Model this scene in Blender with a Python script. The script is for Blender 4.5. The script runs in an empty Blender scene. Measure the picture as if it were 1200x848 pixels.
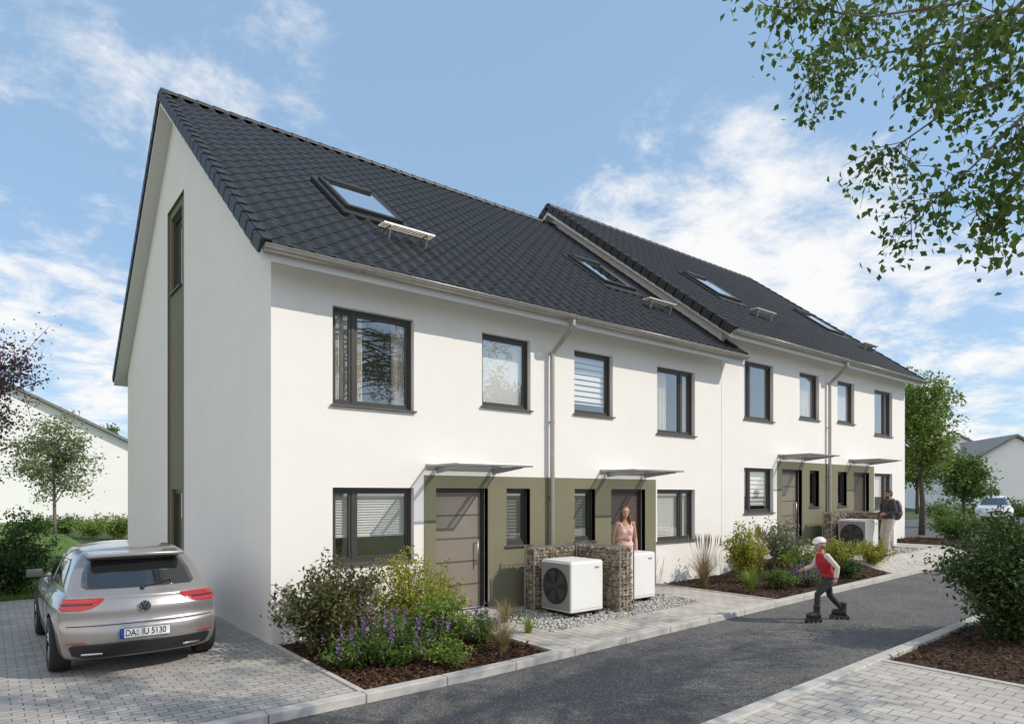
import bpy, bmesh, math, random
import numpy as np
from mathutils import Vector, Matrix
from mathutils.bvhtree import BVHTree
SC = bpy.context.scene
C = SC.collection
RND = random.Random(7)
rad = math.radians
PI = math.pi

# ------------------------------------------------------------------ helpers
def lerp(a, b, t): return a + (b - a) * t
def sm(a, b, x):
    t = min(1, max(0, (x - a) / (b - a))); return t * t * (3 - 2 * t)
CAM = Vector((-3.07, -9.23, 2.1)); RT = Vector((.782, -.623, 0)); FW = Vector((.623, .782, 0)); FPX = 770.0
def at(u, v, Y):
    p = CAM + RT * ((u - 600) / FPX * Y) + FW * Y
    return Vector((p.x, p.y, 2.1 + (578 - v) / FPX * Y))
def zb(s): return .02 * (min(max(s, 1.5), 22) - 1.5)
def zt(s, t): return zb(s) + .2 * sm(10.6, 12.2, s) * sm(-2.75, -1.95, t) * (1 - sm(21.5, 24, s))

def thing(name, label, cat, loc=(0, 0, 0), rotz=0, group=None):
    o = bpy.data.objects.new(name, None); C.objects.link(o)
    o.location = loc; o.rotation_euler = (0, 0, rotz); o.empty_display_size = .2
    o['label'] = label; o['category'] = cat
    if group: o['group'] = group
    return o
def dup(root, loc, rotz=None, label=None):
    r = root.copy(); C.objects.link(r); r.location = loc
    if rotz is not None: r.rotation_euler = (0, 0, rotz)
    if label: r['label'] = label
    for ch in list(root.children):
        c = ch.copy(); C.objects.link(c); c.parent = r
        for g in ch.children:
            d = g.copy(); C.objects.link(d); d.parent = c
    return r
def rootloc(p):
    while p.parent: p = p.parent
    return Vector(p.location)

class MB:
    def __init__(s, fmap=None): s.v = []; s.f = []; s.m = []; s.map = fmap
    def add(s, vs, fs, mi=0):
        n = len(s.v)
        for v in vs:
            s.v.append(tuple(s.map(*v)) if s.map else tuple(v))
        for f in fs: s.f.append([i + n for i in f]); s.m.append(mi)
    def quad(s, a, b, c, d, mi=0): s.add([a, b, c, d], [[0, 1, 2, 3]], mi)
    def box(s, x0, x1, y0, y1, z0, z1, mi=0, M=None):
        vs = [(x, y, z) for x in (x0, x1) for y in (y0, y1) for z in (z0, z1)]
        if M is not None: vs = [tuple(M @ Vector(v)) for v in vs]
        s.add(vs, [[0, 1, 3, 2], [4, 6, 7, 5], [0, 4, 5, 1], [2, 3, 7, 6], [0, 2, 6, 4], [1, 5, 7, 3]], mi)
    def prism(s, poly, f, a, b, mi=0):
        n = len(poly)
        vs = [f(p[0], p[1], a) for p in poly] + [f(p[0], p[1], b) for p in poly]
        fs = [list(range(n)), list(range(2 * n - 1, n - 1, -1))] + [[i, (i + 1) % n, (i + 1) % n + n, i + n] for i in range(n)]
        s.add(vs, fs, mi)
    def tube(s, path, r, n=8, mi=0, cap=True):
        P = [Vector(p) for p in path]; k = len(P)
        rs = r if isinstance(r, (list, tuple)) else [r] * k
        vs = []; fs = []; ref = None
        for i in range(k):
            d = (P[min(i + 1, k - 1)] - P[max(i - 1, 0)])
            d = d.normalized() if d.length > 1e-9 else Vector((0, 0, 1))
            if ref is None:
                ref = d.orthogonal().normalized()
            else:
                ref = ref - d * ref.dot(d)
                ref = ref.normalized() if ref.length > 1e-6 else d.orthogonal().normalized()
            b = d.cross(ref)
            for j in range(n):
                a = 2 * PI * j / n
                vs.append(tuple(P[i] + (ref * math.cos(a) + b * math.sin(a)) * rs[i]))
        for i in range(k - 1):
            for j in range(n):
                fs.append([i * n + j, i * n + (j + 1) % n, (i + 1) * n + (j + 1) % n, (i + 1) * n + j])
        if cap:
            fs.append(list(range(n))[::-1]); fs.append([(k - 1) * n + j for j in range(n)])
        s.add(vs, fs, mi)
    def rings(s, rg, n=16, mi=0):
        vs = []; fs = []; k = len(rg)
        for c, L, F in rg:
            c = Vector(c); L = Vector(L); F = Vector(F)
            for j in range(n):
                a = 2 * PI * j / n; vs.append(tuple(c + L * math.cos(a) + F * math.sin(a)))
        for i in range(k - 1):
            for j in range(n):
                fs.append([i * n + j, i * n + (j + 1) % n, (i + 1) * n + (j + 1) % n, (i + 1) * n + j])
        fs.append(list(range(n))[::-1]); fs.append([(k - 1) * n + j for j in range(n)])
        s.add(vs, fs, mi)
    def ell(s, c, r, M=None, n=12, mi=0):
        c = Vector(c); vs = []; fs = []; h = n // 2
        for i in range(h + 1):
            th = PI * i / h
            for j in range(n):
                p = Vector((r[0] * math.sin(th) * math.cos(2 * PI * j / n), r[1] * math.sin(th) * math.sin(2 * PI * j / n), r[2] * math.cos(th)))
                if M is not None: p = M @ p
                vs.append(tuple(c + p))
        for i in range(h):
            for j in range(n):
                fs.append([i * n + j, (i + 1) * n + j, (i + 1) * n + (j + 1) % n, i * n + (j + 1) % n])
        s.add(vs, fs, mi)
    def lathe(s, prof, c, ax=(1, 0, 0), n=32, mi=0):
        ax = Vector(ax).normalized(); u = ax.orthogonal().normalized(); w = ax.cross(u); c = Vector(c); vs = []; fs = []; k = len(prof)
        for r, h in prof:
            for j in range(n):
                a = 2 * PI * j / n; vs.append(tuple(c + ax * h + (u * math.cos(a) + w * math.sin(a)) * r))
        for i in range(k - 1):
            for j in range(n):
                fs.append([i * n + j, i * n + (j + 1) % n, (i + 1) * n + (j + 1) % n, (i + 1) * n + j])
        s.add(vs, fs, mi)
    def mesh(s, name, org=None):
        me = bpy.data.meshes.new(name)
        vs = s.v if org is None else [(v[0] - org[0], v[1] - org[1], v[2] - org[2]) for v in s.v]
        me.from_pydata(vs, [], s.f); me.polygons.foreach_set('material_index', s.m); return me
    def build(s, name, mats, parent=None, smooth=False, bevel=0, local=False, norm=True, kind=None, weld=False):
        org = rootloc(parent) if (parent is not None and not local) else None
        me = s.mesh(name, org)
        if norm or weld:
            bm = bmesh.new(); bm.from_mesh(me)
            if weld: bmesh.ops.remove_doubles(bm, verts=bm.verts, dist=1e-5)
            if norm: bmesh.ops.recalc_face_normals(bm, faces=bm.faces)
            bm.to_mesh(me); bm.free()
        if not isinstance(mats, (list, tuple)): mats = [mats]
        for m in mats: me.materials.append(m)
        if smooth: me.polygons.foreach_set('use_smooth', [True] * len(me.polygons))
        o = bpy.data.objects.new(name, me); C.objects.link(o); o.parent = parent
        if bevel:
            b = o.modifiers.new('bevel', 'BEVEL'); b.width = bevel; b.segments = 2; b.limit_method = 'ANGLE'; b.angle_limit = rad(40)
        if kind: o['kind'] = kind
        return o

def evalmesh(ob, name):
    bpy.context.view_layer.update()
    dg = bpy.context.evaluated_depsgraph_get()
    me = bpy.data.meshes.new_from_object(ob.evaluated_get(dg)); me.name = name
    return me
def remesh(mb, name, mats, parent, vox=.008, it=5):
    me = mb.mesh('tmp'); ob = bpy.data.objects.new('tmp', me); C.objects.link(ob)
    m = ob.modifiers.new('r', 'REMESH'); m.mode = 'VOXEL'; m.voxel_size = vox
    s = ob.modifiers.new('s', 'SMOOTH'); s.factor = .5; s.iterations = it
    me2 = evalmesh(ob, name); bpy.data.objects.remove(ob)
    me2.polygons.foreach_set('use_smooth', [True] * len(me2.polygons))
    me2.materials.clear(); me2.materials.append(mats)
    o = bpy.data.objects.new(name, me2); C.objects.link(o); o.parent = parent
    return o

# ------------------------------------------------------------------ materials
def nm(name):
    m = bpy.data.materials.new(name); m.use_nodes = True; nt = m.node_tree
    return m, nt, nt.nodes['Principled BSDF']
def pm(name, col, rough=.5, metal=0, var=0, vs=6, bump=0, bs=90, coat=0, spec=.5, dist=.01):
    m, nt, b = nm(name); N = nt.nodes; L = nt.links
    b.inputs['Base Color'].default_value = (*col, 1); b.inputs['Roughness'].default_value = rough; b.inputs['Metallic'].default_value = metal
    b.inputs['Coat Weight'].default_value = coat; b.inputs['Specular IOR Level'].default_value = spec
    b.inputs['Coat Roughness'].default_value = .03
    if var or bump: tc = N.new('ShaderNodeTexCoord')
    if var:
        n = N.new('ShaderNodeTexNoise'); n.inputs['Scale'].default_value = vs; n.inputs['Detail'].default_value = 6; n.inputs['Roughness'].default_value = .65
        L.new(tc.outputs['Object'], n.inputs['Vector'])
        r = N.new('ShaderNodeValToRGB'); r.color_ramp.elements[0].position = .3; r.color_ramp.elements[1].position = .7
        r.color_ramp.elements[0].color = (*[c * (1 - var) for c in col], 1); r.color_ramp.elements[1].color = (*[min(1, c * (1 + var)) for c in col], 1)
        L.new(n.outputs['Fac'], r.inputs['Fac']); L.new(r.outputs['Color'], b.inputs['Base Color'])
    if bump:
        n2 = N.new('ShaderNodeTexNoise'); n2.inputs['Scale'].default_value = bs; n2.inputs['Detail'].default_value = 4
        L.new(tc.outputs['Object'], n2.inputs['Vector'])
        bp = N.new('ShaderNodeBump'); bp.inputs['Strength'].default_value = bump; bp.inputs['Distance'].default_value = dist
        L.new(n2.outputs['Fac'], bp.inputs['Height']); L.new(bp.outputs['Normal'], b.inputs['Normal'])
    return m
def leafm(name, cols, trans=.35, rough=.5):
    m, nt, b = nm(name); N = nt.nodes; L = nt.links
    g = N.new('ShaderNodeNewGeometry'); r = N.new('ShaderNodeValToRGB'); e = r.color_ramp.elements
    e[0].color = (*cols[0], 1); e[1].color = (*cols[-1], 1)
    for i, c in enumerate(cols[1:-1]):
        x = e.new((i + 1) / (len(cols) - 1)); x.color = (*c, 1)
    L.new(g.outputs['Random Per Island'], r.inputs['Fac']); L.new(r.outputs['Color'], b.inputs['Base Color'])
    b.inputs['Roughness'].default_value = rough; b.inputs['Specular IOR Level'].default_value = .3
    if trans > 0:
        t = N.new('ShaderNodeBsdfTranslucent'); L.new(r.outputs['Color'], t.inputs['Color'])
        mx = N.new('ShaderNodeMixShader'); mx.inputs[0].default_value = trans
        L.new(b.outputs[0], mx.inputs[1]); L.new(t.outputs[0], mx.inputs[2]); L.new(mx.outputs[0], N['Material Output'].inputs[0])
    return m
def glassm(name, refl=.22, tint=(.9, .92, .92)):
    m = bpy.data.materials.new(name); m.use_nodes = True; nt = m.node_tree; N = nt.nodes; L = nt.links
    N.remove(N['Principled BSDF'])
    tr = N.new('ShaderNodeBsdfTransparent'); tr.inputs[0].default_value = (*tint, 1)
    gl = N.new('ShaderNodeBsdfGlossy'); gl.inputs['Roughness'].default_value = .01; gl.inputs[0].default_value = (.97, .97, .97, 1)
    lw = N.new('ShaderNodeLayerWeight'); lw.inputs[0].default_value = .5
    pw = N.new('ShaderNodeMath'); pw.operation = 'POWER'; pw.inputs[1].default_value = 3.5; L.new(lw.outputs['Facing'], pw.inputs[0])
    ad = N.new('ShaderNodeMath'); ad.operation = 'ADD'; ad.use_clamp = True; ad.inputs[1].default_value = refl
    L.new(pw.outputs[0], ad.inputs[0])
    mx = N.new('ShaderNodeMixShader'); L.new(ad.outputs[0], mx.inputs[0]); L.new(tr.outputs[0], mx.inputs[1]); L.new(gl.outputs[0], mx.inputs[2])
    L.new(mx.outputs[0], N['Material Output'].inputs[0])
    return m
def paverm(name, c1, c2, mortar, w=.2, h=.1, rot=0, mw=.006):
    m, nt, b = nm(name); N = nt.nodes; L = nt.links
    tc = N.new('ShaderNodeTexCoord'); mp = N.new('ShaderNodeMapping'); mp.inputs['Rotation'].default_value = (0, 0, rot)
    L.new(tc.outputs['Object'], mp.inputs['Vector'])
    br = N.new('ShaderNodeTexBrick'); br.inputs['Scale'].default_value = 1; br.inputs['Brick Width'].default_value = w; br.inputs['Row Height'].default_value = h
    br.inputs['Mortar Size'].default_value = mw; br.inputs['Mortar Smooth'].default_value = .3; br.inputs['Bias'].default_value = 0
    br.inputs['Color1'].default_value = (*c1, 1); br.inputs['Color2'].default_value = (*c2, 1); br.inputs['Mortar'].default_value = (*mortar, 1)
    L.new(mp.outputs[0], br.inputs['Vector'])
    n = N.new('ShaderNodeTexNoise'); n.inputs['Scale'].default_value = 1.3; n.inputs['Detail'].default_value = 8; n.inputs['Roughness'].default_value = .7
    L.new(tc.outputs['Object'], n.inputs['Vector'])
    rr = N.new('ShaderNodeMapRange'); rr.inputs[1].default_value = .3; rr.inputs[2].default_value = .7; rr.inputs[3].default_value = .78; rr.inputs[4].default_value = 1.15
    L.new(n.outputs['Fac'], rr.inputs[0])
    mu = N.new('ShaderNodeVectorMath'); mu.operation = 'SCALE'; L.new(br.outputs['Color'], mu.inputs[0]); L.new(rr.outputs[0], mu.inputs['Scale'])
    L.new(mu.outputs[0], b.inputs['Base Color']); b.inputs['Roughness'].default_value = .85
    bp = N.new('ShaderNodeBump'); bp.invert = True; bp.inputs['Distance'].default_value = .006; bp.inputs['Strength'].default_value = .8
    n2 = N.new('ShaderNodeTexNoise'); n2.inputs['Scale'].default_value = 120; L.new(tc.outputs['Object'], n2.inputs['Vector'])
    ma = N.new('ShaderNodeMath'); ma.operation = 'MULTIPLY_ADD'; ma.inputs[1].default_value = .25; L.new(n2.outputs['Fac'], ma.inputs[0]); L.new(br.outputs['Fac'], ma.inputs[2])
    L.new(ma.outputs[0], bp.inputs['Height']); L.new(bp.outputs[0], b.inputs['Normal'])
    return m
def asphaltm():
    m, nt, b = nm('asphalt'); N = nt.nodes; L = nt.links; tc = N.new('ShaderNodeTexCoord')
    def nz(sc, det):
        n = N.new('ShaderNodeTexNoise'); n.inputs['Scale'].default_value = sc; n.inputs['Detail'].default_value = det; n.inputs['Roughness'].default_value = .7; L.new(tc.outputs['Object'], n.inputs['Vector']); return n
    v = N.new('ShaderNodeTexVoronoi'); v.inputs['Scale'].default_value = 85; L.new(tc.outputs['Object'], v.inputs['Vector'])
    sp = N.new('ShaderNodeSeparateColor'); L.new(v.outputs['Color'], sp.inputs[0])
    r = N.new('ShaderNodeValToRGB'); e = r.color_ramp.elements; e[0].color = (.06, .058, .058, 1); e[1].color = (.27, .26, .25, 1); x = e.new(.75); x.color = (.11, .107, .105, 1); L.new(sp.outputs[0], r.inputs[0])
    n = nz(.9, 8); mr = N.new('ShaderNodeMapRange'); mr.inputs[1].default_value = .3; mr.inputs[2].default_value = .7; mr.inputs[3].default_value = .72; mr.inputs[4].default_value = 1.2; L.new(n.outputs['Fac'], mr.inputs[0])
    mu = N.new('ShaderNodeVectorMath'); mu.operation = 'SCALE'; L.new(r.outputs[0], mu.inputs[0]); L.new(mr.outputs[0], mu.inputs['Scale']); L.new(mu.outputs[0], b.inputs['Base Color'])
    b.inputs['Roughness'].default_value = .8
    bp = N.new('ShaderNodeBump'); bp.inputs['Strength'].default_value = .7; bp.inputs['Distance'].default_value = .006; L.new(v.outputs['Distance'], bp.inputs['Height']); L.new(bp.outputs[0], b.inputs['Normal'])
    return m

M = {}
M['stucco'] = pm('white_stucco', (.81, .79, .765), .9, var=.025, vs=1.2, bump=.45, bs=110, dist=.007)
M['olive'] = pm('olive_stucco', (.19, .18, .118), .9, var=.05, vs=2, bump=.35, bs=120, dist=.006)
M['soffit'] = pm('soffit_paint', (.7, .69, .68), .7)
M['tile'] = pm('anthracite_roof_tile', (.027, .0265, .0265), .5, var=.3, vs=5, bump=.1, bs=60, spec=.35)
M['verge'] = pm('verge_tile', (.028, .028, .029), .5, var=.2, spec=.4)
M['zinc'] = pm('zinc_metal', (.42, .40, .37), .42, metal=.7, var=.12, vs=8)
M['frame'] = pm('window_frame', (.05, .045, .042), .4)
M['sill'] = pm('window_sill', (.12, .11, .10), .4, metal=.3)
M['room'] = pm('room_plaster', (.42, .38, .33), .9)
M['curtain'] = pm('curtain_cloth', (.82, .74, .63), .9, var=.1)
M['blind'] = pm('blind_slat', (.88, .87, .85), .6)
M['blindd'] = pm('dark_blind_slat', (.12, .12, .125), .6)
M['door'] = pm('door_taupe', (.235, .20, .165), .45, var=.06, vs=3)
M['doorl'] = pm('door_groove', (.1, .085, .07), .45)
M['doord'] = pm('door_brown', (.085, .062, .05), .45, var=.1, vs=3)
M['glass'] = glassm('window_glass', .25)
M['glassd'] = glassm('skylight_glass', .5, (.5, .55, .58))
M['canopyglass'] = glassm('canopy_glass', .06, (.82, .84, .85))
M['alu'] = pm('brushed_aluminium', (.5, .5, .5), .38, metal=.85)
M['alud'] = pm('grey_aluminium', (.36, .36, .36), .4, metal=.6)
M['stone'] = leafm('gabion_stone', [(.15, .115, .08), (.29, .23, .16), (.4, .35, .28)], 0, .85)
M['wire'] = pm('galvanised_wire', (.38, .38, .38), .4, metal=.8)
M['white'] = pm('white_enamel', (.78, .78, .77), .4, var=.02)
M['pgrey'] = pm('grey_enamel', (.24, .24, .245), .45)
M['black'] = pm('black_plastic', (.018, .018, .02), .45)
M['dgrey'] = pm('dark_grey_plastic', (.06, .06, .065), .5)
M['asphalt'] = asphaltm()
M['kerb'] = pm('kerb_concrete', (.47, .45, .42), .85, var=.15, vs=5, bump=.3, bs=150)
M['paver'] = paverm('grey_pavers', (.42, .40, .375), (.33, .315, .295), (.14, .125, .11), .2, .1)
M['paver2'] = paverm('light_pavers', (.51, .475, .43), (.43, .40, .365), (.18, .16, .14), .24, .16, rad(90))
M['soil'] = pm('mulch_soil', (.05, .028, .017), .95, var=.4, vs=30, bump=.8, bs=60, dist=.03)
M['mulch'] = leafm('bark_mulch', [(.035, .017, .01), (.075, .037, .02), (.14, .075, .042)], 0, .9)
M['pebble'] = leafm('gravel_pebbles', [(.4, .39, .37), (.6, .59, .56), (.25, .24, .23)], 0, .8)
M['gravelbase'] = pm('gravel_base', (.3, .29, .28), .9, var=.4, vs=60)
M['ground'] = pm('ground_grass', (.06, .085, .025), .95, var=.4, vs=3, bump=.6, bs=30, dist=.05)
M['lawn'] = pm('lawn_green', (.1, .18, .03), .95, var=.3, vs=6, bump=.6, bs=60, dist=.03)
M['blade'] = leafm('grass_blades', [(.06, .12, .02), (.11, .2, .035), (.16, .24, .05)], .3)
M['bark'] = pm('tree_bark', (.09, .07, .055), .9, var=.4, vs=12, bump=.6, bs=40)
M['birchbark'] = pm('pale_bark', (.2, .17, .145), .9, var=.5, vs=9, bump=.5, bs=40)
def leaf3(n, cs, k=1.3): return leafm(n, [tuple(c * k for c in q) for q in cs])
M['lf_dark'] = leaf3('leaf_dark', [(.022, .042, .014), (.04, .075, .02), (.075, .115, .03)], 1.4)
M['lf_mid'] = leaf3('leaf_mid', [(.04, .08, .016), (.07, .125, .024), (.115, .17, .04)], 1.55)
M['lf_light'] = leaf3('leaf_light', [(.075, .13, .025), (.125, .18, .035), (.18, .23, .05)], 1.5)
M['lf_pale'] = leaf3('leaf_pale', [(.11, .14, .06), (.16, .19, .085), (.21, .24, .12)], 1.35)
M['lf_birch'] = leafm('leaf_birch', [(.06, .115, .02), (.09, .16, .03), (.15, .22, .05)], .5)
M['lf_yel'] = leaf3('leaf_yellow_green', [(.12, .15, .02), (.20, .21, .03), (.28, .26, .04)], 1.6)
M['lf_grey'] = leaf3('leaf_grey_green', [(.08, .105, .055), (.13, .155, .09), (.18, .2, .13)], 1.4)
M['lf_red'] = leaf3('leaf_bronze', [(.025, .04, .014), (.05, .07, .022), (.09, .085, .032), (.11, .07, .035)], 1.6)
M['lf_plum'] = leaf3('leaf_plum', [(.03, .018, .03), (.06, .035, .055), (.1, .07, .09)])
M['lf_straw'] = leaf3('grass_straw', [(.2, .16, .08), (.3, .23, .12), (.16, .15, .06)])
M['fl_purple'] = leafm('flower_purple', [(.19, .08, .3), (.29, .14, .42), (.38, .2, .5)])
M['fl_yellow'] = leafm('flower_yellow', [(.55, .4, .03), (.7, .52, .06)])
M['fl_pink'] = leafm('flower_pink', [(.4, .12, .25), (.55, .22, .36)])
M['stem'] = pm('stem_brown', (.06, .045, .028), .9)
M['stemg'] = pm('stem_green', (.06, .08, .025), .9)
M['rubber'] = pm('tyre_rubber', (.02, .02, .02), .8)
M['rim'] = pm('alloy_rim', (.4, .4, .42), .3, metal=.9)
M['silver'] = pm('silver_paint', (.34, .315, .31), .3, metal=.6, coat=1)
M['carwhite'] = pm('white_paint', (.7, .71, .72), .3, coat=1)
M['carglass'] = pm('car_glass', (.012, .014, .016), .03, spec=.8, coat=1)
M['tail'] = pm('tail_light_red', (.36, .012, .015), .12, coat=1)
M['taild'] = pm('tail_light_dark_red', (.12, .006, .008), .12, coat=1)
M['lamp'] = pm('headlight_clear', (.55, .57, .6), .1, metal=.4, coat=1)
M['chrome'] = pm('chrome', (.7, .7, .72), .12, metal=1)
M['plate'] = pm('plate_white', (.75, .75, .74), .4)
M['seal'] = pm('plate_seal', (.5, .36, .2), .5)
M['eublue'] = pm('plate_blue', (.01, .05, .4), .4)
M['skin'] = pm('skin', (.50, .28, .19), .5, var=.05)
M['skin2'] = pm('skin_tan', (.40, .22, .14), .5, var=.05)
M['hairb'] = pm('hair_brown', (.10, .045, .02), .55, var=.3, vs=40, bump=.4, bs=80)
M['hairk'] = pm('hair_dark', (.02, .014, .01), .55, bump=.4, bs=80)
M['hairl'] = pm('hair_blond', (.36, .2, .075), .55, var=.3, vs=40)
M['dress'] = pm('pale_pink_cloth', (.68, .45, .41), .85, var=.06, bump=.2, bs=200)
M['redc'] = pm('red_cloth', (.40, .02, .03), .85, var=.1, bump=.2, bs=200)
M['creamc'] = pm('cream_cloth', (.62, .57, .52), .85, var=.06)
M['helmet'] = pm('helmet_shell', (.8, .77, .72), .35, coat=.5)
M['darkc'] = pm('charcoal_cloth', (.03, .032, .04), .85, var=.15)
M['jackc'] = pm('slate_cloth', (.06, .06, .06), .85, var=.15)
M['khaki'] = pm('light_khaki_cloth', (.5, .45, .39), .85, var=.08)
M['lip'] = pm('lip', (.4, .12, .1), .5)
M['eye'] = pm('eye_dark', (.02, .015, .012), .2)
M['bgwall'] = pm('pale_render', (.9, .9, .89), .9, var=.03, vs=.5)
M['bgroof'] = pm('grey_roof', (.22, .22, .225), .8, var=.15)
M['bgglass'] = pm('dark_window', (.05, .06, .07), .1)

# ------------------------------------------------------------------ leaf clouds
def leafmesh(name, P, L, mat, parent=None, aspect=.5, dirs=None, upn=.5, fold=.12, seed=0, local=False, kind=None, mi=None):
    rg = np.random.default_rng(seed); P = np.asarray(P, float); N = len(P)
    if parent is not None and not local: P = P - np.array(rootloc(parent))
    L = np.broadcast_to(np.asarray(L, float), (N,))[:, None]; aspect = np.broadcast_to(np.asarray(aspect, float), (N,))[:, None]
    if dirs is None:
        d = rg.normal(size=(N, 3)); d[:, 2] -= .15
    else: d = np.asarray(dirs, float)
    d /= np.linalg.norm(d, axis=1)[:, None] + 1e-9
    n = rg.normal(size=(N, 3)); n[:, 2] += upn * 2
    n -= d * (n * d).sum(1)[:, None]; n /= np.linalg.norm(n, axis=1)[:, None] + 1e-9
    w = np.cross(d, n)
    A = P; T = P + d * L; S1 = P + d * L * .45 + w * L * aspect / 2 + n * L * fold; S2 = P + d * L * .45 - w * L * aspect / 2 + n * L * fold
    V = np.stack([A, S1, T, S2], 1).reshape(-1, 3)
    idx = (np.arange(N) * 4)[:, None] + np.array([0, 1, 2, 0, 2, 3])[None]
    me = bpy.data.meshes.new(name)
    me.vertices.add(4 * N); me.vertices.foreach_set('co', V.ravel())
    me.loops.add(6 * N); me.loops.foreach_set('vertex_index', idx.ravel().astype(np.int32))
    me.polygons.add(2 * N); me.polygons.foreach_set('loop_start', (np.arange(2 * N) * 3).astype(np.int32))
    if mi is not None: me.polygons.foreach_set('material_index', np.repeat(np.asarray(mi, np.int32), 2))
    me.update(calc_edges=True); me.validate()
    for m in (mat if isinstance(mat, (list, tuple)) else [mat]): me.materials.append(m)
    o = bpy.data.objects.new(name, me); C.objects.link(o); o.parent = parent
    if kind: o['kind'] = kind
    return o

def shrub(name, label, s, t, h, r, mat, n=900, leaf=.07, seed=1, flower=None, fn=0, group='shrubs in the planting beds', z=None, ns=22, spread=.17, aspect=.5, fl=.03, spike=False, stem='stem', cat='shrub', low=.04, dens=2.5):
    rg = np.random.default_rng(seed); z = zt(s, t) if z is None else z; n = int(n * dens)
    root = thing(name, label, cat, (s, t, z), 0, group)
    mb = MB(); pts = []; tips = []
    for i in range(ns):
        a = 2 * PI * (i + rg.random() * .9) / ns * 2.4; rho = math.sqrt(rg.random()) * r; e = h * (1 - .5 * (rho / r) ** 2) * (.62 + .45 * rg.random())
        path = []
        for k in range(6):
            u = k / 5; path.append((math.cos(a) * rho * u ** 1.2, math.sin(a) * rho * u ** 1.2, e * u ** .85))
        mb.tube(path, [.009, .008, .007, .005, .004, .002], 5); tips.append(path[-1])
        for q in range(n // ns):
            u = low + (1.02 - low) * rg.random() ** .75
            b = np.array([math.cos(a) * rho * u ** 1.2, math.sin(a) * rho * u ** 1.2, e * u ** .85])
            p = b + rg.normal(size=3) * np.array([1, 1, .75]) * spread * r * (.85 - u * .3)
            p[2] = max(.02, p[2]); pts.append(p)
    Ls = list(leaf * (.6 + .8 * rg.random(len(pts)))); As = [aspect] * len(pts); mi = [0] * len(pts); mats = [mat]
    if flower:
        fp = []
        if spike:
            for i in range(fn):
                tx, ty, tz = tips[i % len(tips)]; bx = tx * 1.1 + rg.normal() * r * .25; by = ty * 1.1 + rg.normal() * r * .25; hz = tz * (.8 + .35 * rg.random())
                for k in range(14): fp.append((bx + rg.normal() * .009, by + rg.normal() * .009, hz - .02 + k * .012))
        else:
            for i in range(fn):
                b = pts[int(rg.integers(len(pts)))]; v = np.array([b[0], b[1], b[2]]); v[2] += h * .08; v[:2] *= 1.1; fp.append(v)
        pts = list(pts) + fp; Ls += [fl] * len(fp); As += [.7] * len(fp); mi += [1] * len(fp); mats.append(M[flower])
    leafmesh('foliage', pts, Ls, mats, root, As, seed=seed, local=True, mi=mi)
    mb.build('stems', M[stem], root, local=True, norm=False)
    return root
def grassclump(label, s, t, h, r, mat, n=220, seed=1, group='ornamental grasses in the beds', plume=0):
    rg = np.random.default_rng(seed); root = thing('ornamental_grass', label, 'ornamental grass', (s, t, zt(s, t)), 0, group)
    mb = MB()
    for i in range(n):
        a = rg.random() * 2 * PI; o = rg.random() ** .7; L = h * (.6 + .5 * rg.random()); w = .004 + .003 * rg.random()
        d = Vector((math.cos(a), math.sin(a), 0)); sd = Vector((-d.y, d.x, 0)); b = d * .05 * rg.random()
        vs = []
        for k in range(5):
            u = k / 4; p = b + d * (r * o * u ** 1.8) + Vector((0, 0, L * (u - .35 * o * u * u)))
            ww = w * (1 - u * .85); vs += [p + sd * ww, p - sd * ww]
        mb.add(vs, [[2 * k, 2 * k + 1, 2 * k + 3, 2 * k + 2] for k in range(4)])
    for i in range(plume):
        a = rg.random() * 2 * PI; o = rg.random() * r * .8; x, y = math.cos(a) * o, math.sin(a) * o
        mb.tube([(x * .3, y * .3, 0), (x * .8, y * .8, h * .8), (x, y, h * .95), (x * 1.05, y * 1.05, h * 1.05), (x * 1.1, y * 1.1, h * 1.16)], [.002, .002, .008, .011, .002], 5)
    mb.build('blades', mat, root, local=True, norm=False)
    return root
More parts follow.
